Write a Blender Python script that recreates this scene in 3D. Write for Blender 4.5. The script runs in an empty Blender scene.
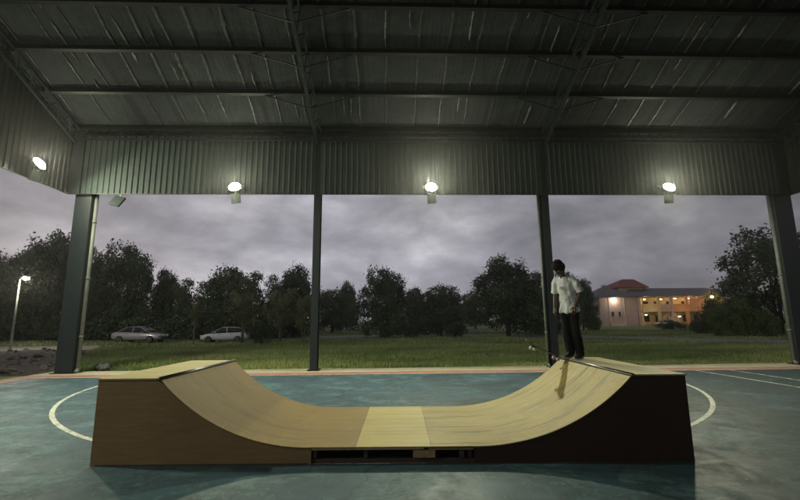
import bpy, bmesh, math, random
import numpy as np
from mathutils import Vector, Matrix, Euler, noise
random.seed(7); rng = np.random.default_rng(7)
S = bpy.context.scene; COL = S.collection
PI = math.pi; rad = math.radians
# ------------------------------------------------------------------ camera
CAMZ = 1.67; F = 420.0
PITCH = math.atan(70/420); YAW = math.atan(14/420); ROLL = -0.0083
RC = Matrix.Rotation(-YAW, 3, 'Z') @ Matrix.Rotation(PI/2+PITCH, 3, 'X') @ Matrix.Rotation(ROLL, 3, 'Z')
cd = bpy.data.cameras.new('camera'); cam = bpy.data.objects.new('camera', cd); COL.objects.link(cam)
cam.matrix_world = Matrix.Translation((0, 0, CAMZ)) @ RC.to_4x4()
cd.sensor_width = 36; cd.lens = 36*F/800; cd.clip_end = 5000; cd.clip_start = .05
S.camera = cam
def at(u, v, y):
    """world point seen at photo position (u, v) at distance y"""
    d = RC @ Vector((u-400, 250-v, -F)); t = y/d.y
    return Vector((0, 0, CAMZ)) + d*t
# ------------------------------------------------------------------ tagging
def tag(o, label=None, cat=None, group=None, kind=None):
    if label: o['label'] = label
    if cat: o['category'] = cat
    if group: o['group'] = group
    if kind: o['kind'] = kind
    return o
def thing(name, loc=(0, 0, 0), rz=0, label=None, cat=None, group=None):
    o = bpy.data.objects.new(name, None); COL.objects.link(o)
    o.empty_display_size = .2
    o.location = loc; o.rotation_euler = (0, 0, rz)
    return tag(o, label, cat, group)
def kids(o): return [c for c in bpy.data.objects if c.parent is o]
def copy_tree(o, parent=None):
    c = o.copy(); COL.objects.link(c); c.parent = parent
    for ch in kids(o): copy_tree(ch, c)
    return c
def link_mesh(name, me, m, parent=None):
    if m: me.materials.append(m)
    o = bpy.data.objects.new(name, me); COL.objects.link(o); o.parent = parent
    return o
class MB:
    def __init__(s): s.v = []; s.f = []
    def add(s, vs, fs):
        b = len(s.v); s.v += [tuple(v) for v in vs]; s.f += [tuple(i+b for i in f) for f in fs]; return s
    def box(s, c, d, rot=None, taper=1.0):
        x, y, z = d[0]/2, d[1]/2, d[2]/2
        p = [Vector((a*x*(taper if k > 0 else 1), b*y*(taper if k > 0 else 1), k*z)) for k in (-1, 1) for a, b in ((-1, -1), (1, -1), (1, 1), (-1, 1))]
        if rot is not None:
            R = rot if isinstance(rot, Matrix) else Euler(rot).to_matrix()
            p = [R @ q for q in p]
        c = Vector(c)
        return s.add([q+c for q in p], [(3, 2, 1, 0), (4, 5, 6, 7), (0, 1, 5, 4), (1, 2, 6, 5), (2, 3, 7, 6), (3, 0, 4, 7)])
    def span(s, a, b): # box by min/max corners
        a = Vector(a); b = Vector(b); return s.box((a+b)/2, b-a)
    def bar(s, a, b, w, h=None):
        a = Vector(a); b = Vector(b); d = b-a
        if h is None: h = w
        q = d.to_track_quat('Z', 'Y').to_matrix() if abs(d.normalized().z) < .999 else Matrix.Identity(3)
        return s.box((a+b)/2, (w, h, d.length), q)
    def loft(s, rings, cap=True):
        n = len(rings[0]); vs = [p for r in rings for p in r]; fs = []
        for i in range(len(rings)-1):
            for j in range(n):
                k = (j+1) % n; fs.append((i*n+j, i*n+k, (i+1)*n+k, (i+1)*n+j))
        if cap: fs.append(tuple(range(n-1, -1, -1))); fs.append(tuple((len(rings)-1)*n+j for j in range(n)))
        return s.add(vs, fs)
    def tube(s, pts, rads, n=8, cap=True, flat=1.0):
        pts = [Vector(p) for p in pts]
        if not hasattr(rads, '__len__'): rads = [rads]*len(pts)
        rings = []; ref = None
        for i, p in enumerate(pts):
            d = (pts[min(i+1, len(pts)-1)]-pts[max(i-1, 0)]).normalized()
            if ref is None:
                ref = d.orthogonal() if abs(d.x) > .9 else Vector((1, 0, 0))
            x = (ref-d*ref.dot(d)).normalized(); y = d.cross(x); ref = x
            r = rads[i]; rx, ry = r if hasattr(r, '__len__') else (r, r*flat)
            rings.append([p+x*math.cos(2*PI*j/n)*rx+y*math.sin(2*PI*j/n)*ry for j in range(n)])
        return s.loft(rings, cap)
    def ball(s, c, r, n=12, m=8, rot=None):
        if not hasattr(r, '__len__'): r = (r, r, r)
        R = Euler(rot).to_matrix() if rot is not None else Matrix.Identity(3); c = Vector(c)
        rings = []
        for i in range(1, m):
            t = PI*i/m
            rings.append([c+R @ Vector((r[0]*math.sin(t)*math.cos(2*PI*j/n), r[1]*math.sin(t)*math.sin(2*PI*j/n), -r[2]*math.cos(t))) for j in range(n)])
        return s.loft(rings)
    def prism(s, prof, a, b, axis='y'):
        """profile (p,q) extruded from a to b; axis y: p=x q=z; axis x: p=y q=z; axis z: p=x q=y"""
        mk = {'y': lambda p, q, t: (p, t, q), 'x': lambda p, q, t: (t, p, q), 'z': lambda p, q, t: (p, q, t)}[axis]
        n = len(prof)
        vs = [mk(p, q, a) for p, q in prof]+[mk(p, q, b) for p, q in prof]
        fs = [tuple(range(n)), tuple(range(2*n-1, n-1, -1))]+[(i, i+n, (i+1) % n+n, (i+1) % n) for i in range(n)]
        return s.add(vs, fs)
    def build(s, name, m, parent=None, smooth=False, fix=True, bevel=0):
        me = bpy.data.meshes.new(name); me.from_pydata(s.v, [], s.f)
        if fix:
            bm = bmesh.new(); bm.from_mesh(me); bmesh.ops.recalc_face_normals(bm, faces=bm.faces)
            if bevel: bmesh.ops.bevel(bm, geom=[e for e in bm.edges if e.calc_face_angle(0) > .5], offset=bevel, segments=2, affect='EDGES', clamp_overlap=True)
            bm.to_mesh(me); bm.free()
        if smooth: me.polygons.foreach_set('use_smooth', [True]*len(me.polygons))
        me.update()
        return link_mesh(name, me, m, parent)
def bake_remesh(o, voxel, smooth_it=3, disp=0, dscale=.1):
    """fuse the overlapping closed pieces of o into one skin"""
    r = o.modifiers.new('r', 'REMESH'); r.mode = 'VOXEL'; r.voxel_size = voxel; r.use_smooth_shade = True
    if smooth_it:
        sm = o.modifiers.new('s', 'SMOOTH'); sm.iterations = smooth_it; sm.factor = .5
    dg = bpy.context.evaluated_depsgraph_get(); me = bpy.data.meshes.new_from_object(o.evaluated_get(dg))
    m = list(o.data.materials); o.modifiers.clear(); old = o.data; o.data = me
    if not me.materials:
        for q in m: me.materials.append(q)
    if disp:
        for v in me.vertices:
            n = noise.noise(Vector(v.co)*Vector((1, 1, .45)).x/dscale)
            n2 = noise.noise(Vector((v.co.x/dscale*1.3+9, v.co.y/dscale*1.3, v.co.z/dscale*.5)))
            v.co += v.normal*disp*(n*.5+n2)
    me.polygons.foreach_set('use_smooth', [True]*len(me.polygons)); me.update()
    bpy.data.meshes.remove(old)
    return o
# ------------------------------------------------------------------ materials
class NT:
    def __init__(s, name):
        s.m = bpy.data.materials.new(name); s.m.use_nodes = True; s.t = s.m.node_tree; s.n = s.t.nodes; s.b = s.n['Principled BSDF']
        s.co = s.n.new('ShaderNodeTexCoord')
    def link(s, a, b): s.t.links.new(a, b)
    def mapping(s, scale=(1, 1, 1), src='Object', rot=(0, 0, 0), loc=(0, 0, 0)):
        m = s.n.new('ShaderNodeMapping'); m.inputs['Scale'].default_value = scale; m.inputs['Rotation'].default_value = rot; m.inputs['Location'].default_value = loc
        s.link(s.co.outputs[src], m.inputs[0]); return m.outputs[0]
    def noise(s, scale=5, detail=6, rough=.6, vec=None, dist=0):
        n = s.n.new('ShaderNodeTexNoise'); n.inputs['Scale'].default_value = scale; n.inputs['Detail'].default_value = detail
        n.inputs['Roughness'].default_value = rough; n.inputs['Distortion'].default_value = dist
        s.link(vec if vec is not None else s.co.outputs['Object'], n.inputs['Vector']); return n.outputs['Fac']
    def ramp(s, fac, stops):
        r = s.n.new('ShaderNodeValToRGB'); e = r.color_ramp.elements
        while len(e) < len(stops): e.new(.5)
        for i, (p, c) in enumerate(stops):
            e[i].position = p; e[i].color = (*c, 1) if hasattr(c, '__len__') else (c, c, c, 1)
        s.link(fac, r.inputs[0]); return r.outputs[0]
    def mix(s, fac, a, b, mode='MIX'):
        m = s.n.new('ShaderNodeMix'); m.data_type = 'RGBA'; m.blend_type = mode
        for i, x in ((0, fac), (6, a), (7, b)):
            if isinstance(x, (int, float)): m.inputs[i].default_value = x if i == 0 else (x, x, x, 1)
            elif hasattr(x, '__len__'): m.inputs[i].default_value = (*x, 1)
            else: s.link(x, m.inputs[i])
        return m.outputs[2]
    def math(s, op, a, b=0.0):
        m = s.n.new('ShaderNodeMath'); m.operation = op
        for i, x in ((0, a), (1, b)):
            if isinstance(x, (int, float)): m.inputs[i].default_value = x
            else: s.link(x, m.inputs[i])
        return m.outputs[0]
    def set(s, color=None, rough=None, metal=None, bump=None, bstr=.3, bdist=.01, spec=None):
        for k, x in (('Base Color', color), ('Roughness', rough), ('Metallic', metal), ('Specular IOR Level', spec)):
            if x is None: continue
            if isinstance(x, (int, float)): s.b.inputs[k].default_value = x
            elif hasattr(x, '__len__'): s.b.inputs[k].default_value = (*x, 1)
            else: s.link(x, s.b.inputs[k])
        if bump is not None:
            b = s.n.new('ShaderNodeBump'); b.inputs['Strength'].default_value = bstr; b.inputs['Distance'].default_value = bdist
            s.link(bump, b.inputs['Height']); s.link(b.outputs[0], s.b.inputs['Normal'])
        return s.m
def simple(name, c, rough=.6, metal=0, var=.25, scale=6, bstr=.15):
    k = NT(name); n = k.noise(scale, 6, .65)
    col = k.ramp(n, [(.3, [x*(1-var) for x in c]), (.7, [min(1, x*(1+var)) for x in c])])
    return k.set(col, rough, metal, n, bstr, .005)
def emit(name, c, st):
    k = NT(name); k.set((.8, .8, .8), .4); k.b.inputs['Emission Color'].default_value = (*c, 1); k.b.inputs['Emission Strength'].default_value = st; return k.m

M = {}
# painted court slab: teal acrylic paint, scuffed and stained
k = NT('court paint')
big = k.noise(.35, 5, .6); mid = k.noise(1.7, 8, .72, dist=.6); fine = k.noise(26, 5, .7)
c1 = k.ramp(big, [(.3, (.032, .064, .094)), (.7, (.064, .122, .160))])
c2 = k.mix(k.ramp(mid, [(.35, 0), (.62, .55)]), c1, (.038, .058, .066))
pale = k.noise(.9, 9, .78, vec=k.mapping((1.3, 1.9, 1)), dist=.5)
c3 = k.mix(k.ramp(pale, [(.53, 0), (.575, .5)]), c2, (.11, .21, .225))
spk = k.noise(3.3, 10, .8, dist=.4)
c4 = k.mix(k.ramp(spk, [(.55, 0), (.61, .6)]), c3, (.022, .032, .036))
dirt = k.noise(.55, 9, .75, vec=k.mapping((1, 1, 1), loc=(4, 2, 0)), dist=.8)
sepx = k.n.new('ShaderNodeSeparateXYZ'); k.link(k.co.outputs['Object'], sepx.inputs[0])
side = k.math('MULTIPLY', k.math('SUBTRACT', sepx.outputs[0], 1.0), .022)
c4 = k.mix(k.ramp(k.math('ADD', dirt, side), [(.50, 0), (.66, .8)]), c4, (.026, .031, .029))
c5 = k.mix(k.ramp(fine, [(.3, .0), (.75, .3)]), c4, (.07, .12, .13))
rg = k.ramp(mid, [(.35, .42), (.65, .68)])
ck = k.n.new('ShaderNodeTexVoronoi'); ck.feature = 'DISTANCE_TO_EDGE'; ck.inputs['Scale'].default_value = .42
wv = k.n.new('ShaderNodeTexNoise'); wv.inputs['Scale'].default_value = 1.6; wv.inputs['Detail'].default_value = 8; k.link(k.co.outputs['Object'], wv.inputs['Vector'])
vm = k.n.new('ShaderNodeVectorMath'); vm.operation = 'ADD'; k.link(k.co.outputs['Object'], vm.inputs[0]); k.link(wv.outputs['Color'], vm.inputs[1]); k.link(vm.outputs[0], ck.inputs['Vector'])
c5 = k.mix(k.math('MULTIPLY', k.ramp(ck.outputs['Distance'], [(.0, 1), (.012, 0)]), k.ramp(big, [(.42, 0), (.56, .8)])), c5, (.015, .02, .022))
scf = k.noise(2.2, 8, .8, vec=k.mapping((.5, 5, 1), rot=(0, 0, .5)), dist=.5)
chip = k.n.new('ShaderNodeTexNoise'); chip.inputs['Scale'].default_value = 11; chip.inputs['Detail'].default_value = 12; chip.inputs['Roughness'].default_value = .8; k.link(k.co.outputs['Object'], chip.inputs['Vector'])
c5 = k.mix(k.math('MULTIPLY', k.ramp(chip.outputs['Fac'], [(.56, 0), (.60, .8)]), k.ramp(mid, [(.44, 0), (.58, 1)])), c5, (.17, .21, .19))
c5 = k.mix(k.ramp(chip.outputs['Fac'], [(.36, .7), (.41, 0)]), c5, (.018, .026, .03))
c5 = k.mix(k.ramp(scf, [(.60, 0), (.68, .45)]), c5, (.16, .22, .22))
M['court'] = k.set(c5, rg, 0, k.math('ADD', fine, k.math('MULTIPLY', spk, .6)), .35, .004, spec=.13)
k = NT('pink border paint'); a = k.noise(2.3, 8, .75, dist=.5)
M['pink'] = k.set(k.ramp(a, [(.3, (.23, .11, .085)), (.55, (.40, .20, .14)), (.72, (.44, .32, .22))]), .65, 0, k.noise(20), .2, .004)
k = NT('bare concrete'); a = k.noise(1.3, 8, .75, dist=.4)
M['concrete'] = k.set(k.ramp(a, [(.3, (.38, .35, .24)), (.7, (.56, .52, .38))]), .8, 0, k.noise(30), .3, .004)
k = NT('line paint'); a = k.noise(6, 9, .8)
M['line'] = k.set(k.ramp(a, [(.40, (.10, .15, .16)), (.49, (.40, .42, .37)), (.7, (.62, .62, .55))]), .6, 0, a, .2, .003)
def ply(name, ca, cb, wear=.0, side=False, gdir='x'):
    k = NT(name)
    sc = (1.2, 14, 14) if gdir == 'x' else (14, 1.2, 14)
    g = k.noise(2.2, 8, .65, vec=k.mapping(sc), dist=.8); b = k.noise(1.1, 4, .5)
    col = k.ramp(g, [(.28, ca), (.72, cb)])
    col = k.mix(k.ramp(b, [(.3, 0), (.7, .35)]), col, [x*.7 for x in ca])
    if wear:
        w = k.noise(1.6, 10, .8, vec=k.mapping((3.5, .8, 1)), dist=.7)
        col = k.mix(k.ramp(w, [(.56, 0), (.72, wear*.5)]), col, (.50, .46, .28))
        w2 = k.noise(5, 10, .85, vec=k.mapping((1, 3, 1)), dist=.3)
        col = k.mix(k.ramp(w2, [(.60, 0), (.68, wear)]), col, (.16, .12, .07))
    if wear:
        w3 = k.noise(1.3, 9, .75, vec=k.mapping((.45, 7, 1)), dist=.25)
        col = k.mix(k.ramp(w3, [(.50, 0), (.64, min(1, wear*1.2))]), col, [q*.45 for q in ca])
        w4 = k.noise(2.1, 9, .8, vec=k.mapping((.5, 11, 1), loc=(3, 1, 0)), dist=.2)
        col = k.mix(k.ramp(w4, [(.60, 0), (.66, wear)]), col, (.52, .48, .32))
    M[name] = k.set(col, k.ramp(g, [(.3, .5), (.7, .7)]), 0, g, .12, .003, spec=.22)
ply('ply_tan', (.165, .108, .030), (.285, .20, .062), .35)
ply('ply_pale', (.35, .285, .100), (.43, .365, .145), .4)
ply('ply_worn', (.225, .170, .044), (.355, .285, .085), .9)
ply('ply_deck', (.30, .25, .095), (.41, .35, .145), .5)
ply('ply_brown_lit', (.19, .122, .062), (.28, .185, .095), .0)  # brown side ply, raised so the light on the left end is in the colour
ply('ply_brown_shaded', (.030, .017, .012), (.058, .032, .023), .0)  # brown side ply again, with the right end's shade put into the colour
M['lumber'] = simple('raw lumber', (.30, .2, .11), .7, 0, .3, 14)
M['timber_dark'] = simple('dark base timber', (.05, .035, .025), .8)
M['coping'] = simple('coping steel', (.10, .10, .10), .35, .85)
M['screw'] = simple('screw steel', (.20, .19, .16), .6, .3)
# pavilion
M['steel'] = simple('dark green grey steel paint', (.012, .020, .024), .5, .1, .2, 3)
M['steel_black'] = simple('black steel', (.010, .012, .013), .55, .1)
M['pipe'] = simple('pale downpipe plastic', (.17, .18, .17), .5, 0, .2, 4)
k = NT('corrugated wall sheet'); a = k.noise(.8, 7, .7); st = k.noise(2, 8, .7, vec=k.mapping((6, 6, .5)))
M['sheet'] = k.set(k.mix(k.ramp(st, [(.45, 0), (.75, .5)]), k.ramp(a, [(.3, (.038, .053, .053)), (.7, (.064, .081, .077))]), (.032, .040, .038)), .7, 0, a, .1, .01, spec=.2)
M['sheet_brown'] = simple('dark brown wall sheet', (.013, .013, .013), .6, 0, .25, 1.2)
k = NT('roof insulation foil')
v = k.mapping((1, 1, 1)); st = k.noise(1.0, 8, .7, vec=k.mapping((7, .45, .45)), dist=.5); a = k.noise(1.4, 6, .65, dist=.4)
cr = k.noise(9, 9, .75, dist=1.0)
band = k.noise(1.0, 3, .5, vec=k.mapping((1.35, .05, .05)))
base = k.ramp(a, [(.3, (.040, .047, .052)), (.7, (.060, .069, .073))])
base = k.mix(k.ramp(band, [(.37, .75), (.44, 0)]), base, (.026, .030, .033))
base = k.mix(k.ramp(st, [(.60, 0), (.72, .4)]), base, (.03, .034, .036))
base = k.mix(k.ramp(cr, [(.62, 0), (.72, .3)]), base, (.17, .215, .20))
M['foil'] = k.set(base, .75, 0, k.math('ADD', k.math('MULTIPLY', cr, .6), st), .9, .06, spec=.15)
M['foil_torn'] = simple('torn foil', (.15, .16, .15), .5, .2, .5, 12)
M['foil_edge'] = simple('foil seam tape', (.070, .076, .075), .45, .3, .3, 9)
# lamps
M['led'] = emit('lit floodlight lens', (1.0, .97, .70), 170)
M['lamp_body'] = simple('floodlight aluminium', (.22, .26, .24), .45, .5)
M['led_off'] = simple('unlit floodlight lens', (.07, .075, .07), .25)
M['street'] = emit('street lamp lens', (1.0, .93, .66), 110)
M['galv'] = simple('galvanised pole', (.32, .33, .32), .5, .5)
# outside
k = NT('grass ground'); a = k.noise(.13, 8, .7); b = k.noise(2.5, 8, .75)
M['ground'] = k.set(k.mix(k.ramp(b, [(.3, 0), (.7, .6)]), k.ramp(a, [(.3, (.12, .17, .06)), (.55, (.21, .27, .09)), (.75, (.33, .33, .17))]), (.045, .06, .024)), .9, 0, b, .6, .08)
k = NT('dirt ground'); a = k.noise(.6, 9, .75, dist=.5); b = k.noise(9, 8, .75)
M['dirt'] = k.set(k.mix(k.ramp(b, [(.3, 0), (.7, .5)]), k.ramp(a, [(.32, (.035, .03, .026)), (.55, (.10, .088, .072)), (.7, (.17, .155, .13))]), (.06, .05, .042)), .9, 0, a, .9, .15)
M['road'] = simple('worn asphalt', (.20, .195, .18), .75, 0, .3, 1.5)
M['gravel'] = simple('pale path', (.23, .215, .185), .85, 0, .3, 2)
M['stone'] = simple('rubble stone', (.15, .135, .12), .85, 0, .4, 3)
def leafmat(name, lo, mid, hi):
    k = NT(name); n = k.n.new('ShaderNodeAttribute'); n.attribute_name = 'tone'
    a = k.noise(.5, 4, .6); col = k.ramp(n.outputs['Fac'], [(0, lo), (.5, mid), (1, hi)])
    M[name] = k.set(col, .7, 0, None, spec=.25); return M[name]
leafmat('leaf_dark', (.036, .058, .028), (.078, .112, .052), (.14, .18, .085))
leafmat('leaf_mid', (.052, .08, .035), (.105, .145, .062), (.18, .215, .10))
leafmat('leaf_olive', (.11, .12, .06), (.19, .20, .10), (.27, .27, .14))
leafmat('leaf_fresh', (.05, .085, .025), (.09, .14, .04), (.15, .20, .06))
leafmat('blade', (.13, .19, .06), (.27, .34, .115), (.44, .46, .20))
M['bark'] = simple('bark', (.06, .05, .038), .9, 0, .4, 5, .6)
M['bark_pale'] = simple('pale bark', (.16, .145, .11), .9, 0, .4, 5, .6)

# ------------------------------------------------------------------ world / light
S.view_settings.view_transform = 'Standard'; S.view_settings.look = 'None'; S.view_settings.gamma = 1; S.view_settings.exposure = 0
S.view_settings.use_curve_mapping = False
w = bpy.data.worlds.new('World'); S.world = w; w.use_nodes = True; t = w.node_tree; N = t.nodes; N.clear(); L = t.links.new
tc = N.new('ShaderNodeTexCoord')
sky = N.new('ShaderNodeTexSky'); sky.sky_type = 'NISHITA'; sky.sun_disc = False; sky.sun_elevation = rad(4); sky.sun_rotation = rad(320)
b1 = N.new('ShaderNodeBackground'); b1.inputs[1].default_value = .06; L(sky.outputs[0], b1.inputs[0])
def wn(scale, detail, rough, mscale, loc=(0, 0, 0), dist=0.0):
    m = N.new('ShaderNodeMapping'); m.inputs['Scale'].default_value = mscale; m.inputs['Location'].default_value = loc; L(tc.outputs['Generated'], m.inputs[0])
    n = N.new('ShaderNodeTexNoise'); n.inputs['Scale'].default_value = scale; n.inputs['Detail'].default_value = detail; n.inputs['Roughness'].default_value = rough; n.inputs['Distortion'].default_value = dist
    L(m.outputs[0], n.inputs['Vector']); return n.outputs['Fac']
def wr(f, stops):
    r = N.new('ShaderNodeValToRGB'); e = r.color_ramp.elements
    while len(e) < len(stops): e.new(.5)
    for i, (p, c) in enumerate(stops): e[i].position = p; e[i].color = (*c, 1) if hasattr(c, '__len__') else (c, c, c, 1)
    L(f, r.inputs[0]); return r.outputs[0]
def wm(fac, a, b, mode='MIX'):
    m = N.new('ShaderNodeMix'); m.data_type = 'RGBA'; m.blend_type = mode
    for i, x in ((0, fac), (6, a), (7, b)):
        if isinstance(x, (int, float)): m.inputs[i].default_value = x if i == 0 else (x, x, x, 1)
        elif hasattr(x, '__len__'): m.inputs[i].default_value = (*x, 1)
        else: L(x, m.inputs[i])
    return m.outputs[2]
na = wn(4.2, 10, .56, (1, 1, 1.9), (3.1, 0, .4), .12)
nb = wn(9, 8, .62, (1, 1, 2.0), (0, 5, 0), .1)
cl = wr(na, [(.34, (.19, .19, .22)), (.46, (.285, .28, .32)), (.56, (.40, .39, .435)), (.72, (.66, .64, .69))])
cl = wm(wr(nb, [(.35, 0), (.75, .3)]), cl, (.25, .245, .285))
# the sky is brighter towards the west (left of centre) and dims to the right
sx = N.new('ShaderNodeSeparateXYZ'); L(tc.outputs['Generated'], sx.inputs[0])
gx = wr(sx.outputs[0], [(.0, .62), (.1, .9)])
mr = N.new('ShaderNodeMapRange'); mr.inputs[1].default_value = -1; mr.inputs[2].default_value = 1; L(sx.outputs[0], mr.inputs[0])
gx = wr(mr.outputs[0], [(.0, .60), (.14, .72), (.30, 1.05), (.42, 1.20), (.60, 1.05), (.74, .72), (.86, .50), (1, .42)])
cl = wm(1.0, cl, gx, 'MULTIPLY')
gz = wr(sx.outputs[2], [(.0, 1.12), (.10, 1.15), (.28, .86), (.6, .55)])
cl = wm(1.0, cl, gz, 'MULTIPLY')
b2 = N.new('ShaderNodeBackground'); L(cl, b2.inputs[0]); b2.inputs[1].default_value = 1.0
mx = N.new('ShaderNodeMixShader'); mx.inputs[0].default_value = .96; L(b1.outputs[0], mx.inputs[1]); L(b2.outputs[0], mx.inputs[2])
out = N.new('ShaderNodeOutputWorld'); L(mx.outputs[0], out.inputs[0])
sl = bpy.data.lights.new('sun', 'SUN'); sl.energy = .06; sl.angle = rad(25); sl.color = (1, .93, .88)
so = bpy.data.objects.new('sun', sl); COL.objects.link(so)
sd = Vector((math.sin(rad(320)), math.cos(rad(320)), .45)); so.rotation_euler = sd.to_track_quat('Z', 'Y').to_euler(); so.location = (-20, 20, 30)

# ------------------------------------------------------------------ ground
def sheet(name, pts, z, m, sub=0, kind='structure', wav=0):
    me = bpy.data.meshes.new(name); me.from_pydata([(x, y, z) for x, y in pts], [], [tuple(range(len(pts)))]); me.update()
    if me.polygons[0].normal.z < 0: me.flip_normals()
    return tag(link_mesh(name, me, m), kind=kind)
sheet('ground', [(-400, -200), (400, -200), (400, 400), (-400, 400)], -.06, M['ground'])
# dirt lot on the left, bumpy
def bumpy(name, poly, z, amp, sc, m, n=60):
    xs = [p[0] for p in poly]; ys = [p[1] for p in poly]
    (ax, ay), (bx, by), (cx, cy), (dx, dy) = poly
    vs = []; fs = []
    for j in range(n+1):
        for i in range(n+1):
            s, tt = i/n, j/n
            x = (ax*(1-s)+bx*s)*(1-tt)+(dx*(1-s)+cx*s)*tt; y = (ay*(1-s)+by*s)*(1-tt)+(dy*(1-s)+cy*s)*tt
            e = min(s, 1-s, tt, 1-tt)*8; e = min(1, e)
            vs.append((x, y, z+amp*e*max(0, noise.noise(Vector((x*sc, y*sc, 0)))+.25+.4*noise.noise(Vector((x*sc*3, y*sc*3, 2))))))
    for j in range(n):
        for i in range(n): a = j*(n+1)+i; fs.append((a, a+1, a+n+2, a+n+1))
    me = bpy.data.meshes.new(name); me.from_pydata(vs, [], fs); me.update()
    return tag(link_mesh(name, me, m), kind='structure')
bumpy('dirt_lot', [(-48, 13), (-11.4, 14.9), (-18.6, 27.8), (-60, 27.8)], -.045, .34, .45, M['dirt'], 90)
sheet('side_path', [(-70, 28.2), (-18.0, 28.2), (-17.0, 33.2), (-70, 33.5)], -.050, M['gravel'])
# road beyond the field
cl_pts = [(-80, 43), (-30, 42.5), (-12, 43.5), (0, 47.5), (11, 45), (19, 39.5), (27, 30.5), (40, 24), (80, 18)]
def ribbon(name, pts, wd, z, m):
    vs = []; fs = []
    for i, p in enumerate(pts):
        a = Vector(pts[max(i-1, 0)]); b = Vector(pts[min(i+1, len(pts)-1)]); d = (b-a).normalized(); nn = Vector((-d.y, d.x))
        vs += [(p[0]+nn.x*wd/2, p[1]+nn.y*wd/2, z), (p[0]-nn.x*wd/2, p[1]-nn.y*wd/2, z)]
        if i: fs.append((2*i-2, 2*i-1, 2*i+1, 2*i))
    me = bpy.data.meshes.new(name); me.from_pydata(vs, [], fs); me.update(); return tag(link_mesh(name, me, m), kind='structure')
def smooth_line(p, n=8):
    o = []
    for i in range(len(p)-1):
        p0, p1, p2, p3 = (Vector(p[max(0, min(len(p)-1, i+q))]) for q in (-1, 0, 1, 2))
        for k_ in range(n):
            s = k_/n; o.append(tuple(.5*((2*p1)+(-p0+p2)*s+(2*p0-5*p1+4*p2-p3)*s*s+(-p0+3*p1-3*p2+p3)*s**3)))
    o.append(tuple(p[-1])); return o
road_line = smooth_line(cl_pts)
ribbon('road', road_line, 6.4, -.048, M['road'])
# slab: concrete apron with painted surfaces as thin sheets above it
XL, XR, YB, YF = -11.55, 15.6, 15.42, -14
mb = MB(); mb.span((XL, YF, -.2), (XR, YB, 0)); tag(mb.build('pavement', M['concrete']), kind='structure')
def rect(name, x0, x1, y0, y1, z, m): return sheet(name, [(x0, y0), (x1, y0), (x1, y1), (x0, y1)], z, m)
rect('border_paint', -11.5, 15.3, -13, 14.28, .004, M['pink'])
rect('court', -10.85, 14.6, -12, 13.6, .008, M['court'])
def lines():
    mb = MB(); z = .012
    def r(x0, y0, x1, y1): mb.add([(x0, y0, z), (x1, y0, z), (x1, y1, z), (x0, y1, z)], [(0, 1, 2, 3)])
    r(-10.9, 13.54, 14.6, 13.61); r(-10.9, -12, -10.83, 13.54)
    r(9.80, -11, 9.87, 13.54); r(10.9, -11, 10.97, 13.54)
    # three point arc
    n = 96; c = (0.08, 12.95); R0, R1 = 7.72, 7.80
    vs = []; fs = []
    for i in range(n+1):
        a = PI+PI*i/n; s = .985+.02*abs(math.cos(a))
        for R_ in (R0, R1): vs.append((c[0]+R_*s*math.cos(a), c[1]+R_*s*math.sin(a), z))
        if i: fs.append((2*i-2, 2*i-1, 2*i+1, 2*i))
    mb.add(vs, fs)
    tag(mb.build('court_markings', M['line'], fix=False), kind='structure')
lines()

# ------------------------------------------------------------------ pavilion
pav = thing('sports_pavilion', (0, 0, 0), 0, 'open sided sports pavilion with dark steel columns, ribbed walls and foil lined roof', 'pavilion')
YW = 14.72; ZB = 6.17; ZT = 8.42; SL = .416; YR = 1.2
GL, GR = -11.25, 15.15
def zr(y): return ZT+.06+SL*(YW-y) if y > YR else ZT+.06+SL*(YW-YR)-SL*(YR-y)
ZR = zr(YR)
def corr_wall(name, p0, p1, zb, ztf, depth=.032, pitch=.2, axis='x', m=None, face=-1):
    """trapezoid ribbed sheet, ribs vertical; ztf(coordinate) gives the top height"""
    mb = MB(); prof = []
    L_ = p1-p0; n = int(L_/pitch)
    for i in range(n+1):
        a = p0+i*pitch
        for fx, d in ((0, 0), (.55, 0), (.68, 1), (.87, 1)):
            x = a+fx*pitch
            if x > p1: break
            prof.append((x, d*depth))
    prof.append((p1, 0))
    rows = []
    for x, d in prof: rows.append((x, d))
    vs = []; fs = []
    for i, (x, d) in enumerate(rows):
        for th in (0, .004):
            for z in (zb, ztf(x)):
                q = d*face-th*face
                vs.append((x, q, z) if axis == 'x' else (q, x, z))
        if i:
            a = (i-1)*4; b = i*4
            fs += [(a, b, b+1, a+1), (a+2, a+3, b+3, b+2), (a, a+2, b+2, b)]
    mb.add(vs, fs); return mb.build(name, m or M['sheet'], pav)
cx = [-10.85, -2.48, 5.85, 14.75]
for i, (a, b) in enumerate(zip([GL]+cx[1:3], cx[1:3]+[GR])):
    o = corr_wall('eave_wall', a+(0 if i == 0 else .10), b-(.10 if i < 2 else 0), ZB, lambda x: ZT); o.location = (0, YW, 0)
o = corr_wall('eave_wall', GL, GR, ZB, lambda x: zr(-12.3)-.05, face=1); o.location = (0, -12.32, 0)
for gx_, fc in ((GL, 1), (GR, -1)):
    o = corr_wall('gable_wall', -12.2, YW-.03, ZB, lambda y: zr(y)-.05, axis='y', face=fc, m=M['sheet_brown']); o.location = (gx_, 0, 0)
# bottom trim angles of the walls
for a, b in (((GL, YW-.05, ZB-.012), (GR, YW-.05, ZB-.012)), ((GL+.05, -12.2, ZB-.012), (GL+.05, YW-.1, ZB-.012)), ((GR-.05, -12.2, ZB-.012), (GR-.05, YW-.1, ZB-.012))):
    MB().bar(a, b, .05, .02).build('wall_trim', M['steel_black'], pav)
# girts at the top of the eave wall
MB().bar((GL+.1, YW-.09, ZT-.03), (GR-.1, YW-.09, ZT-.03), .10, .10).build('girt', M['steel'], pav)
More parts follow.
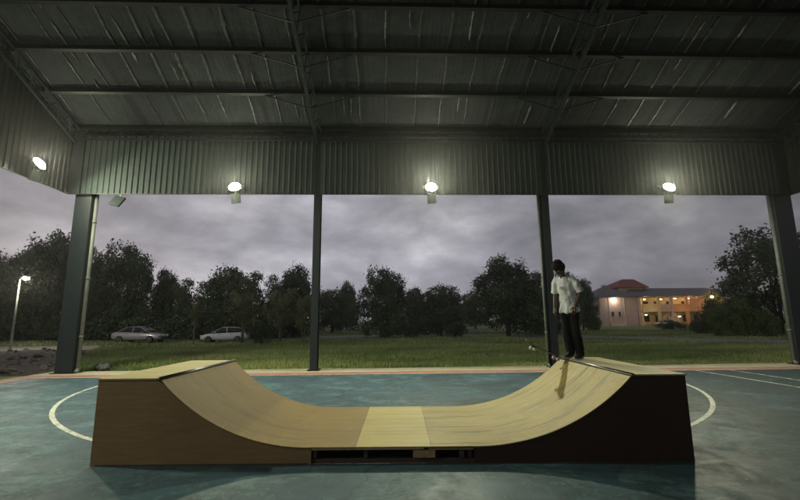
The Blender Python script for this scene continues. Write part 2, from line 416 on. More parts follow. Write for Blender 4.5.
# roof sheets
for y0, y1 in ((YR, YW+.5), (YR, -13.0)):
    mb = MB(); nx, ny = 100, 30; vs = []; fs = []
    for j in range(ny+1):
        y = y0+(y1-y0)*j/ny
        for i in range(nx+1):
            x = GL-.4+(GR-GL+.8)*i/nx
            vs.append((x, y, zr(y)+.03*noise.noise(Vector((x*1.3, y*.5, 3)))))
    for j in range(ny):
        for i in range(nx): a = j*(nx+1)+i; fs.append((a, a+1, a+nx+2, a+nx+1))
    mb.add(vs, fs); o = mb.build('roof', M['foil'], pav, True, fix=False)
    md = o.modifiers.new('thick', 'SOLIDIFY'); md.thickness = .12; md.offset = 1 if y1 > 0 else 1
    o.modifiers.clear()
    mb = MB(); mb.prism([(y0, zr(y0)+.10), (y1, zr(y1)+.10), (y1, zr(y1)+.16), (y0, zr(y0)+.16)], GL-.45, GR+.45, 'x'); mb.build('roof_sheeting', M['steel'], pav)
# ragged foil seams hanging a little below the lining, and torn strips along them
def foil_strip(name, x, y, ln, wd, hg, m, rg):
    n = max(4, int(ln/.07)); vs = []; fs = []
    for i in range(n+1):
        yy = y+ln*i/n; xx = x+.05*noise.noise(Vector((x*7, yy*1.3, 0)))+.016*noise.noise(Vector((x*7, yy*11, 0))); e = max(0, math.sin(PI*i/n))**.3+.02
        w_ = wd*(.35+rg*abs(noise.noise(Vector((x*3, yy*4, 5))))+1.2*abs(noise.noise(Vector((x, yy*17, 5)))))*e
        z = zr(yy)-.035
        vs += [(xx-w_, yy, z), (xx+w_*.4, yy, z-hg*e*(.4+abs(noise.noise(Vector((x, yy*6, 1)))))), (xx+w_, yy, z)]
        if i: b = 3*i; fs += [(b-3, b, b+1, b-2), (b-2, b+1, b+2, b-1)]
    MB().add(vs, fs).build(name, m, pav, True, fix=False)
def seams():
    x = GL+.5; r = random.Random(3)
    while x < GR:
        foil_strip('foil_seam', x, 6.5, 8.0, .022+.02*r.random(), .03, M['foil_edge'], 1.5)
        for q in range(2):
            if r.random() < .8:
                foil_strip('torn_foil_strip', x+r.choice([-.3, 0, .35]), 8.5+5*r.random(), .3+1.1*r.random(), .012+.03*r.random()**2, .04+.05*r.random(), M['foil_torn'], 1.8)
        x += r.choice([.75, .9, .9, 1.0])
seams()
# purlins
for y in [14.35, 12.93, 11.56, 10.3, 9.0, 7.7, 6.4, 5.1, 3.8, 2.5, 1.2]:
    MB().box((0, 0, 0), (GR-GL-.1, .10, .20), (-math.atan(SL), 0, 0)).build('purlin', M['steel_black'], pav).location = ((GL+GR)/2, y, zr(y)-.13)
for y in [-1, -4, -7, -10]:
    MB().box((0, 0, 0), (GR-GL-.1, .07, .16), (math.atan(SL), 0, 0)).build('purlin', M['steel_black'], pav).location = ((GL+GR)/2, y, zr(y)-.13)
# lattice rafters
def rafter(x, y0, y1):
    mb = MB(); dz = -.25; dp = .42; hw = .13
    def P(y, ox, dd): return Vector((x+ox, y, zr(y)+dz-dd))
    mb.bar(P(y0, -hw, 0), P(y1, -hw, 0), .055); mb.bar(P(y0, hw, 0), P(y1, hw, 0), .055); mb.bar(P(y0, 0, dp), P(y1, 0, dp), .07)
    n = int(abs(y1-y0)/.55); 
    for i in range(n):
        a = y0+(y1-y0)*i/n; b = y0+(y1-y0)*(i+1)/n; c = (a+b)/2
        for o in (-hw, hw): mb.bar(P(a, o, 0), P(c, 0, dp), .026); mb.bar(P(c, 0, dp), P(b, o, 0), .026)
        mb.bar(P(a, -hw, 0), P(b, hw, 0), .024)
    mb.build('rafter', M['steel'], pav)
for x in [-10.95]+cx[1:3]+[14.85]:
    rafter(x, YW-.35, YR); rafter(x, YR, -12)
# knee braces and sag braces between rafters and purlins
for x in cx[1:3]:
    for y in (14.35, 12.93, 11.56, 10.3, 9.0):
        for q in (-1, 1): MB().bar((x+q*.04, y, zr(y)-.66), (x+q*1.6, y, zr(y)-.2), .03).build('knee_brace', M['steel'], pav)
# folded flashings closing the wall corners
for x0, x1 in ((GL-.04, GL+.42), (GR-.42, GR+.04)):
    MB().span((x0, YW-.075, ZB), (x1, YW-.055, ZT+.05)).build('corner_flashing', M['steel'], pav)
for x in (GL, GR): MB().span((x-.06 if x < 0 else x+.04, YW-.34, ZB), (x-.04 if x < 0 else x+.06, YW+.04, ZT+.3)).build('corner_flashing', M['steel'], pav)
# eave truss along the wall top
for a, b in zip(cx[:3], cx[1:]):
    mb = MB(); y = YW-.42; zt, zb = ZT+.0, ZT-.36
    a += .18; b -= .18
    mb.bar((a, y, zt), (b, y, zt), .06); mb.bar((a, y, zb), (b, y, zb), .06)
    n = 22
    for i in range(n):
        p = a+(b-a)*i/n; q = a+(b-a)*(i+1)/n; c = (p+q)/2
        mb.bar((p, y, zb), (c, y, zt), .022); mb.bar((c, y, zt), (q, y, zb), .022)
    mb.build('eave_truss', M['steel_black'], pav)
# columns: I-sections; end ones heavier and turned
def column(x, y, w_, d_, zt, tw=.014):
    mb = MB()
    mb.span((x-w_/2, y-d_/2, 0), (x+w_/2, y-d_/2+tw, zt)); mb.span((x-w_/2, y+d_/2-tw, 0), (x+w_/2, y+d_/2, zt)); mb.span((x-.006, y-d_/2+tw, 0), (x+.006, y+d_/2-tw, zt))
    c = mb.build('column', M['steel'], pav)
    b = MB().span((x-w_/2-.08, y-d_/2-.08, 0), (x+w_/2+.08, y+d_/2+.08, .025))
    for sx_ in (-1, 1):
        for sy in (-1, 1): b.tube([(x+sx_*(w_/2+.04), y+sy*(d_/2+.04), .02), (x+sx_*(w_/2+.04), y+sy*(d_/2+.04), .06)], .014, 6)
    b.build('base_plate', M['steel_black'], c)
for x in cx[1:3]: column(x, 14.92, .24, .36, ZT)
for x, s in ((-10.765, -1), (14.9, 1)):
    mb = MB(); w_ = .285 if s < 0 else .34
    mb.span((x-w_, 14.80, 0), (x-w_+.02, 15.10, ZT)); mb.span((x+w_-.02, 14.80, 0), (x+w_, 15.10, ZT)); mb.span((x-w_+.02, 14.94, 0), (x+w_-.02, 14.96, ZT))
    mb.span((x-w_+.02, 14.80, 0), (x+w_-.02, 14.815, ZT))
    c = mb.build('column', M['steel'], pav); MB().span((x-w_-.1, 14.72, 0), (x+w_+.1, 15.18, .025)).build('base_plate', M['steel_black'], c)
for x in [-11.0]+cx[1:3]+[14.9]: column(x, -12.5, .24, .36, zr(-12.3)-.1)
# downpipes
def pipe(x0, x1, y, r_=.055):
    mb = MB(); mb.tube([(x0, y, .12), (x1, y, ZB+.15)], r_, 10)
    for z in (1.2, 3.2, 5.2): 
        xx = x0+(x1-x0)*(z/6.2); mb.tube([(xx, y, z-.03), (xx, y, z+.03)], r_+.014, 10)
    mb.tube([(x0, y, .14), (x0+.01, y-.03, .07), (x0+.02, y-.12, .04)], r_, 10); mb.build('downpipe', M['pipe'], pav, True)
pipe(-10.42, -10.42, 14.98, .06); pipe(14.55, 14.55, 14.98, .065); pipe(5.66, 5.66, 14.98, .045)

# ------------------------------------------------------------------ floodlights
def flood_parts(root, lit=True):
    """origin at the lamp head; looks towards local -Y tilted down"""
    tilt = rad(30)
    Rm = Matrix.Rotation(-tilt, 3, 'X')      # local frame of the head: -Y is forward/down
    def box(c, d): return MB().box(Rm @ Vector(c), d, Rm)
    # head housing
    def ax(y0, r0, y1, r1, n=28): return [Rm @ Vector((0, y0, 0)), Rm @ Vector((0, y1, 0))], [r0, r1]
    hb = MB().tube([Rm @ Vector((0, y, 0)) for y in (.16, .13, .05, .0)], [.08, .12, .17, .215], 28)
    for i in range(10):
        a = 2*PI*i/10; hb.bar(Rm @ Vector((.11*math.cos(a), .17, .11*math.sin(a))), Rm @ Vector((.19*math.cos(a), .05, .19*math.sin(a))), .01, .04)
    h = hb.build('housing', M['lamp_body'], root)
    MB().tube([Rm @ Vector((0, y, 0)) for y in (-.004, -.03, -.06, -.078, -.084)], [.190, .18, .135, .07, .015], 28).build('lens', M['led'] if lit else M['led_off'], h, True)
    hd = MB()
    for s in (-1, 1): hd.bar(Rm @ Vector((s*.26, .05, 0)), (s*.26, .26, .12), .02, .05)
    hd.bar((-.27, .26, .12), (.27, .26, .12), .05, .02); hd.build('bracket', M['lamp_body'], root)
    MB().tube([(.02, .16, -.2), (.10, .22, -.10), (.05, .28, .15), (.06, .31, .5), (.06, .31, 1.6)], .010, 6).build('cable', M['steel_black'], root)
    # driver box plate hanging under the head
    MB().box((0.02, .12, -.40), (.32, .07, .34), (rad(14), rad(-4), 0)).build('driver_box', M['lamp_body'], root, bevel=.006)
    MB().bar((0, .16, -.25), (0, .16, -.12), .04, .04).build('hanger', M['lamp_body'], root)
flA = thing('floodlight', (0, 0, 0)); flood_parts(flA)
POW = 470
def place_flood(i, loc, rz, label, power, lit=True, tilt=52, src=None, grp=True):
    if i == 0: o = flA
    else: o = copy_tree(flA)
    o.location = loc; o.rotation_euler = (0, 0, rz)
    tag(o, label, 'floodlight', 'floodlights along the wall edge' if grp else None)
    ld = bpy.data.lights.new('lamp_glow', 'AREA'); ld.shape = 'RECTANGLE'; ld.size = .35; ld.size_y = .27; ld.energy = power; ld.color = (.98, .97, .68)
    lo = bpy.data.objects.new('light_source', ld); COL.objects.link(lo); lo.parent = o
    q = Matrix.Rotation(-rad(tilt), 3, 'X'); lo.location = q @ Vector((0, -.10, 0))
    lo.rotation_euler = (rad(90-tilt), 0, 0); lo.rotation_euler = (Vector((0, math.cos(rad(tilt)), math.sin(rad(tilt))))).to_track_quat('Z', 'Y').to_euler()
    return o
YL = 14.38
place_flood(0, (-5.32, YL, 6.34), 0, 'lit floodlight in the wall bay between the left corner and first middle columns', POW*1.05)
place_flood(1, (1.61, YL, 6.34), 0, 'lit floodlight nearest the centre, between the two slim middle columns', POW*1.1)
place_flood(2, (10.3, YL, 6.36), 0, 'lit floodlight above the distant pink and orange building', POW*.62)
place_flood(3, (-10.9, 12.95, 6.62), rad(90), 'lit floodlight on the left gable wall edge, outside the corner column', POW*.16, tilt=55)
place_flood(5, (-10.9, 6.9, 6.62), rad(90), 'floodlight on the left gable wall edge, second from the corner, outside the picture', POW*1.3, tilt=67)
place_flood(4, (-10.9, 1.5, 6.62), rad(90), 'floodlight on the left gable wall edge, furthest from the corner, outside the picture', POW*.08, tilt=60)
# an unlit one beside the left corner
un = thing('floodlight', (-9.38, YL+.1, 5.93), 0, 'unlit floodlight hanging tilted beside the left corner column', 'floodlight', 'floodlights along the wall edge')
hb = MB().box((0, .02, -.08), (.36, .08, .42), (rad(-30), rad(14), 0)); hb.build('housing', M['steel'], un, bevel=.006)
MB().box((.0, -.035, -.11), (.31, .012, .36), (rad(-30), rad(14), 0)).build('lens', M['led_off'], un)
MB().bar((0, .1, .02), (0, .2, .2), .06, .03).build('bracket', M['lamp_body'], un)

# ------------------------------------------------------------------ mini ramp
ramp = thing('mini_ramp', (.05, 5.27, 0), rad(-1.9), 'low wooden skateboard half pipe with two facing curved ends standing on the teal court', 'skate ramp')
RW = 2.3; HD = 1.0; HF = .2
xl0, xl1, xl2 = -3.52, -2.79, -.98      # deck edge, coping, start of flat
xr0, xr1, xr2 = 3.55, 2.92, 1.02
def arc(xc, xf, n=24):
    """points from coping down to the flat"""
    dx = abs(xf-xc); dzz = HD-HF; R_ = (dx*dx+dzz*dzz)/(2*dzz); a1 = math.asin(min(1, dx/R_)); s = 1 if xf > xc else -1
    return [(xf-s*R_*math.sin(a1*(1-i/n)), HF+R_-R_*math.cos(a1*(1-i/n))) for i in range(n+1)]
def skin(name, line, y0, y1, th, m):
    mb = MB(); n = len(line); up = []; dn = []
    for i, p in enumerate(line):
        a = Vector(line[max(i-1, 0)]); b = Vector(line[min(i+1, n-1)]); d = (b-a).normalized(); nn = Vector((-d.y, d.x))
        if nn.y < 0: nn = -nn
        up.append(Vector(p)); dn.append(Vector(p)-nn*th)
    vs = [];fs = []
    for U, D in zip(up, dn): vs += [(U.x, y0, U.y), (U.x, y1, U.y), (D.x, y1, D.y), (D.x, y0, D.y)]
    for i in range(n-1):
        a = 4*i; b = a+4
        fs += [(a, a+1, b+1, b), (a+1, a+2, b+2, b+1), (a+2, a+3, b+3, b+2), (a+3, a, b, b+3)]
    fs += [(0, 1, 2, 3), (4*n-1, 4*n-2, 4*n-3, 4*n-4)]
    mb.add(vs, fs); return mb.build(name, m, ramp)
aL = arc(xl1, xl2); aR = arc(xr1, xr2)
e = -.012
skin('riding_surface', aL+[(-.42, HF)], e, RW, .012, M['ply_tan'])
skin('riding_surface', [(-.417, HF+.001), (.47, HF+.001)], e, RW, .012, M['ply_pale'])
skin('riding_surface', [(.473, HF)]+aR[::-1], e, RW, .012, M['ply_worn'])
def side(y0, y1, xo, xc, xf, xend, line, m, nm='side_panel'):
    prof = [(xo, .0), (xo, HD-.02), (xc, HD-.02)]+[(x, z-.016) for x, z in line[1:]]+[(xend, HF-.016), (xend, 0)]
    mb = MB(); mb.prism(prof, y0, y1); mb.build(nm, m, ramp)
side(0, .016, xl0, xl1, xl2, -.98+.04, aL, M['ply_brown_lit']); side(RW-.016, RW, xl0, xl1, xl2, -.94, aL, M['ply_brown_lit'])
side(0, .016, xr0, xr1, xr2, .98, aR, M['ply_brown_shaded']); side(RW-.016, RW, xr0, xr1, xr2, .98, aR, M['ply_brown_shaded'])
MB().span((xl0-.014, .0, 0), (xl0-.001, RW, HD-.02)).build('back_panel', M['ply_brown_lit'], ramp)
MB().span((xr0+.001, .0, 0), (xr0+.014, RW, HD-.02)).build('back_panel', M['ply_brown_shaded'], ramp)
for a, b in ((xl0-.02, xl1-.03), (xr1+.03, xr0+.02)):
    MB().span((a, -.015, HD-.018), (b, RW+.01, HD)).build('deck', M['ply_deck'], ramp)
for x in (xl1, xr1):
    MB().tube([(x, -.03, HD-.012), (x, RW+.02, HD-.012)], .027, 14).build('coping', M['coping'], ramp, True)
# open frame beneath the flat
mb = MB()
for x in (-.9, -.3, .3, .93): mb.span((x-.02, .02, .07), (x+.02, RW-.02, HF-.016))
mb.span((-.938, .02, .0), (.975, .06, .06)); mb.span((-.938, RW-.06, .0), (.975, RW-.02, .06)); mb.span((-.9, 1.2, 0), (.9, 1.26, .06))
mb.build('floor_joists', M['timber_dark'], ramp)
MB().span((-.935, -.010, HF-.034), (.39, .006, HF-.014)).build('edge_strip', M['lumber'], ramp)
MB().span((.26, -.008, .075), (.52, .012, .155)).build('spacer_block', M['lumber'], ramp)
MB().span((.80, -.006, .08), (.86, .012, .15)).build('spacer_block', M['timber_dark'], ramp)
MB().span((.44, -.012, HF-.040), (.97, .006, HF-.020)).build('edge_strip', M['ply_brown_lit'], ramp)
# base skids
MB().span((xl0+.05, -.006, 0), (xl2+.0, -.001, .022)).build('base_skid', M['timber_dark'], ramp)
# inner ribs so the ramp is not hollow from another side
for xs in (-1, 1):
    for i in range(3):
        x = (-3.38+.22*i) if xs < 0 else (3.0+.22*i); MB().span((x-.02, .02, 0), (x+.02, RW-.02, .95)).build('stud', M['timber_dark'], ramp)
# screws along the seams
scr = MB().tube([(0, 0, -.002), (0, 0, .002)], .009, 6).build('screw', M['screw'], ramp); first = [scr]
def screw(x, y, z, nn=Vector((0, 0, 1))):
    o = first.pop() if first else scr.copy()
    if o is not scr: COL.objects.link(o)
    o.parent = ramp; o.location = (x, y, z); o.rotation_euler = nn.to_track_quat('Z', 'Y').to_euler()
for line in (aL, aR):
    for i in (2, 7, 12, 17, 22):
        x, z = line[i]; d = Vector((line[i][0]-line[i-1][0], 0, line[i][1]-line[i-1][1])).normalized(); nn = Vector((-d.z, 0, d.x)); nn = nn if nn.z > 0 else -nn
        for y in (.04, .6, 1.2, 1.75, RW-.05): screw(x, y, z, nn)
for x in (-.44, .50):
    for y in (.05, .75, 1.5, 2.25): screw(x, y, HF+.001)

# ------------------------------------------------------------------ skateboard
M['grip'] = simple('grip tape', (.02, .02, .02), .9, 0, .3, 40)
M['board'] = simple('board maple', (.06, .035, .026), .5)
M['wheel'] = simple('urethane', (.55, .52, .45), .5, 0, .1)
sb = thing('skateboard', (0, 0, 0), 0, 'skateboard with tail held on the right coping and nose raised over the curve', 'skateboard')
def board_half(x): return .10*math.sqrt(max(0, 1-((abs(x)-.28)/.12)**2)) if abs(x) > .28 else .10
def bz(x): return max(0, abs(x)-.25)**1.3*.62
for nm, z0, z1, m in (('deck', 0, .010, M['board']), ('grip_tape', .0101, .0112, M['grip'])):
    mb = MB(); rings = []
    for i in range(41):
        x = -.398+.796*i/40; hw = max(.004, board_half(x)); zz = bz(x)
        rings.append([(x, -hw, zz+z0), (x, hw, zz+z0), (x, hw, zz+z1), (x, -hw, zz+z1)])
    mb.loft(rings); mb.build(nm, m, sb)
for s in (-1, 1):
    tr = MB(); x = s*.215
    tr.box((x, 0, -.012), (.08, .055, .02)); tr.box((x, 0, -.032), (.03, .06, .03)); tr.tube([(x, -.095, -.042), (x, .095, -.042)], .008, 8)
    to = tr.build('truck', M['coping'], sb)
    for q in (-1, 1): MB().tube([(x, q*.078-.016, -.042), (x, q*.078+.016, -.042)], .027, 16).build('wheel', M['wheel'], to, True)
# local +X end is the tail, resting on the coping
tailp = Vector((2.99, 7.20, HD+.018)); nosep = at(531, 342.5, 7.15)
dv = nosep-tailp; ang = math.atan2(dv.z, math.hypot(dv.x, dv.y)); 
sb.rotation_euler = Euler((rad(4), ang+rad(-2), math.atan2(-dv.y, -dv.x)), 'XYZ')
sb.location = tailp-(Euler(sb.rotation_euler).to_matrix() @ Vector((.34, 0, .02)))

# ------------------------------------------------------------------ person
M['skin'] = simple('skin', (.085, .045, .030), .55, 0, .12, 20)
M['hair'] = simple('black hair', (.010, .009, .009), .95, 0, .4, 60, .8)
M['shirt'] = simple('white cotton', (.60, .64, .68), .85, 0, .06, 8)
M['pants'] = simple('black cotton', (.009, .009, .010), .9, 0, .3, 12)
M['shoe'] = simple('black suede', (.025, .024, .024), .8)
M['sole'] = simple('white rubber', (.40, .39, .36), .6, 0, .1)
M['print'] = simple('grey shirt print', (.16, .16, .17), .8)
M['eye'] = simple('eye', (.5, .48, .45), .2)
per = thing('person', (3.23, 7.24, HD), rad(-50), 'person in loose white t-shirt and black trousers looking down from the right ramp deck', 'person')
per.rotation_euler.x = 0; per.rotation_euler = (Matrix.Rotation(rad(-50), 3, 'Z') @ Matrix.Rotation(rad(5), 3, 'X')).to_euler(); per.scale = (.91, .97, 1.0)
def V(*a): return Vector(a)
hc = V(.0, -.285, 1.545); hrot = (rad(48), 0, rad(-6))     # bowed head
HR = Euler(hrot).to_matrix()
def hp(x, y, z): return hc+HR @ V(x, y, z)
b = MB()
b.ball(hp(0, .012, .03), (.076, .094, .088), 20, 14, hrot); b.ball(hp(0, -.022, -.045), (.056, .066, .068), 18, 12, hrot); b.ball(hp(0, -.045, -.088), (.030, .030, .024), 12, 8, hrot)
b.tube([hp(0, -.082, .018), hp(0, -.098, -.008), hp(0, -.110, -.030), hp(0, -.085, -.042)], [.010, .012, .016, .012], 8)
b.ball(hp(0, -.080, .028), (.052, .020, .012), 12, 8, hrot)
b.ball(hp(0, -.086, -.064), (.024, .012, .007), 10, 6, hrot); b.ball(hp(0, -.083, -.077), (.021, .012, .008), 10, 6, hrot)
for s in (-1, 1):
    b.ball(hp(s*.078, .012, -.012), (.010, .020, .032), 10, 8, hrot); b.ball(hp(s*.045, -.060, -.020), (.022, .020, .018), 10, 8, hrot)
b.tube([V(0, -.13, 1.34), V(0, -.175, 1.42), hp(0, .02, -.05)], [.062, .056, .058], 12)
b.tube([V(0, -.05, .86), V(0, -.06, .95), V(0, -.07, 1.08), V(0, -.10, 1.22), V(0, -.125, 1.33), V(0, -.14, 1.385)], [(.14, .10), (.13, .085), (.115, .075), (.125, .082), (.120, .07), (.06, .045)], 18)
arms = {1: [V(.145, -.12, 1.345), V(.195, -.105, 1.27), V(.225, -.055, 1.09), V(.205, -.12, .975), V(.175, -.19, .885)],
        -1: [V(-.145, -.13, 1.345), V(-.19, -.125, 1.27), V(-.215, -.12, 1.09), V(-.205, -.18, .97), V(-.19, -.235, .865)]}
for s, a in arms.items(): b.tube(a, [.040, .042, .038, .034, .026], 12)
legs = {1: [V(.085, -.05, .88), V(.085, -.065, .66), V(.085, -.075, .47), V(.078, -.02, .26), V(.075, .015, .10)],
        -1: [V(-.085, -.055, .88), V(-.08, -.09, .66), V(-.08, -.11, .48), V(-.070, -.09, .28), V(-.066, -.07, .12)]}
for s, a in legs.items():
    b.tube(a, [.085, .072, .052, .048, .036], 12); f = a[-1]
    b.tube([f+V(0, .03, -.045), f+V(0, -.06, -.05), f+V(0, -.15, -.07)], [(.034, .034), (.038, .030), (.036, .018)], 10)
def hand(b, wr, fwd, side, curl):
    """palm + five fingers; fwd = pointing direction, side = towards the thumb"""
    fwd = fwd.normalized(); side = (side-fwd*side.dot(fwd)).normalized(); nrm = fwd.cross(side)*curl
    b.tube([wr-fwd*.02, wr+fwd*.03, wr+fwd*.085], [(.026, .026), (.038, .02), (.042, .017)] if abs(side.x) > .5 else [.026, .032, .030], 12)
    for i, (o, ln) in enumerate(((.033, .070), (.011, .080), (-.011, .074), (-.032, .058))):
        p0 = wr+fwd*.07+side*o; p1 = p0+fwd*ln*.45+nrm*.006; p2 = p1+fwd*ln*.28+nrm*ln*.25; p3 = p2+fwd*ln*.12+nrm*ln*.30
        b.tube([p0, p1, p2, p3], [.0095, .009, .0082, .0065], 8)
    t0 = wr+fwd*.025+side*.026; b.tube([t0, t0+side*.028+fwd*.022+nrm*.01, t0+side*.034+fwd*.05+nrm*.022, t0+side*.03+fwd*.068+nrm*.03], [.013, .011, .010, .007], 8)
hand(b, arms[1][-1], V(-.12, -.25, -.9), V(-.5, -.8, .2), 1)
hand(b, arms[-1][-1], V(.05, -.3, -.9), V(.5, -.8, .2), -1)
body = b.build('body', M['skin'], per, True); bake_remesh(body, .0055, 3)
for s in (-1, 1): MB().ball(hp(s*.031, -.078, .004), (.013, .010, .009), 10, 8, hrot).build('eye', M['eye'], per, True)
b = MB(); b.ball(hp(0, .020, .046), (.098, .110, .098), 20, 14, hrot); b.ball(hp(0, .060, -.02), (.092, .075, .095), 16, 12, hrot)
for s in (-1, 1): b.ball(hp(s*.072, .01, -.01), (.028, .055, .07), 12, 8, hrot); b.ball(hp(0, -.055, .078), (.066, .050, .038), 14, 10, hrot)
r_ = random.Random(5)
for i in range(46):
    a = r_.random()*2*PI; u_ = r_.random()*1.5; d = V(math.sin(u_)*math.cos(a)*.088, math.sin(u_)*math.sin(a)*.10+.015, math.cos(u_)*.092+.04)
    b.ball(hp(*d), .014+.012*r_.random(), 7, 5)
hair = b.build('hair', M['hair'], per, True); bake_remesh(hair, .008, 1, .003, .02)
# t-shirt: loose, boxy, sleeves to the elbow, longer at the back
b = MB()
R = [(V(0, -.055, .79), (.190, .165)), (V(0, -.060, .86), (.180, .152)), (V(0, -.068, .97), (.155, .130)), (V(0, -.08, 1.10), (.152, .124)), (V(0, -.10, 1.22), (.158, .120)), (V(0, -.118, 1.31), (.158, .108)), (V(0, -.135, 1.365), (.118, .08)), (V(0, -.155, 1.41), (.074, .066))]
b.tube([p for p, _ in R], [q for _, q in R], 28)
for s, a in arms.items():
    b.tube([a[0]+V(-s*.05, 0, 0), a[0]+V(s*.01, 0, -.005), a[1]+V(s*.01, 0, 0), a[1]*.45+a[2]*.55+V(s*.015, 0, 0), a[1]*.16+a[2]*.84+V(s*.022, 0, .0)], [.052, .056, .060, .066, .070], 18)
sh = b.build('t_shirt', M['shirt'], per, True); bake_remesh(sh, .009, 3, .022, .075)
b = MB()
for j, (z, ws) in enumerate(((1.225, (.022, .03, .018)), (1.203, (.04, .028)), (1.186, (.03, .02, .025)))):
    x = -.05
    for w_ in ws:
        b.box((x+w_/2, -.245+.03*(1.225-z)*-6-.0, z), (w_, .006, .010)); x += w_+.012
b.build('shirt_print', M['print'], per)
# trousers: baggy, gathered on the shoes
b = MB(); b.tube([V(0, -.055, .72), V(0, -.055, .80), V(0, -.06, .90), V(0, -.062, .98)], [(.10, .09), (.168, .125), (.165, .120), (.15, .11)], 22)
for s, a in legs.items():
    b.tube([a[0]+V(0, 0, .02), a[0]*.5+a[1]*.5, a[1], a[2], a[3], a[4]+V(0, 0, .03), a[4]+V(0, -.01, -.035)], [.095, .092, .084, .076, .074, .074, .070], 18)
tr = b.build('trousers', M['pants'], per, True); bake_remesh(tr, .011, 4, .013, .08)
for s, a in legs.items():
    f = a[-1]; zb = 0.0 if s > 0 else .028
    def sole(z0, z1, grow):
        rings = []
        for z in (z0, z1):
            rg_ = []
            for i in range(20):
                an = 2*PI*i/20; y = -.055+.145*math.sin(an); hw = .046+.008*(-math.sin(an)); rg_.append((f.x+(hw+grow)*math.cos(an), f.y+y*(1+grow*3), z))
            rings.append(rg_)
        return MB().loft(rings)
    b = MB(); b.tube([V(f.x, f.y+.07, zb+.05), V(f.x, f.y+.02, zb+.065), V(f.x, f.y-.06, zb+.058), V(f.x, f.y-.14, zb+.045), V(f.x, f.y-.185, zb+.032)], [(.036, .034), (.043, .05), (.045, .042), (.043, .028), (.028, .014)], 16)
    so_ = b.build('shoe', M['shoe'], per, True); sole(zb, zb+.026, .002).build('sole', M['sole'], so_)

for nm in ('hair', 'pants', 'shirt', 'shoe'): M[nm].node_tree.nodes['Principled BSDF'].inputs['Specular IOR Level'].default_value = .12
# ------------------------------------------------------------------ street lamp, bag, rubble
sp = at(10.5, 347, 29); sp.z = -.05
stl = thing('street_lamp', sp, 0, 'slim street lamp with a lit head in front of the dark trees at the left', 'street lamp')
hz = at(21, 279, 29).z
MB().tube([(0, 0, 0), (0, 0, hz*.6), (0, 0, hz+.05)], [.075, .06, .045], 10).build('pole', M['galv'], stl, True)
MB().tube([(0, 0, hz), (.12, -.05, hz+.12), (.45, -.2, hz+.16)], .03, 8).build('arm', M['galv'], stl, True)
h = MB().box((.6, -.26, hz+.17), (.55, .24, .10), (0, 0, rad(-22)), .7).build('lamp_head', M['lamp_body'], stl)
MB().ball((.6, -.26, hz+.08), (.25, .17, .13), 16, 10, (0, 0, rad(-22))).build('lens', M['street'], h, True)
ld = bpy.data.lights.new('lamp_glow', 'POINT'); ld.energy = 420; ld.color = (1, .93, .68); ld.shadow_soft_size = .12
lo = bpy.data.objects.new('light_source', ld); COL.objects.link(lo); lo.parent = stl; lo.location = (.6, -.32, hz-.15)

bag = thing('litter_bag', (-10.05, 15.75, -.05), 0, 'small grey crumpled bag lying in the grass beside the left corner column', 'bag')
b = MB().ball((0, 0, .13), (.24, .15, .12), 14, 10); b.ball((.10, .02, .20), (.10, .09, .09), 10, 8)
o = b.build('bag_body', simple('pale plastic', (.09, .09, .085), .5), bag, True); bake_remesh(o, .02, 2, .05, .09)
b = MB().ball((-.22, .03, .13), (.14, .11, .13), 12, 8); o = b.build('dark_bundle', M['steel_black'], bag, True); bake_remesh(o, .02, 2, .04, .08)

mb = MB(); r_ = random.Random(2)
for i in range(900):
    x = -12-r_.random()*22; y = 15+r_.random()*12.5
    if x > -11.8-(y-15)*.52: continue
    s = .02+.10*r_.random()**4
    mb.ball((x, y, s*.3+.0), (s*(1+r_.random()), s*(1+r_.random()), s*.8), 6, 4, (r_.random(), r_.random(), r_.random()*3))
tag(mb.build('rubble', M['stone']), 'scattered broken stones and clods on the dirt lot left of the court', 'rubble', None, 'stuff')

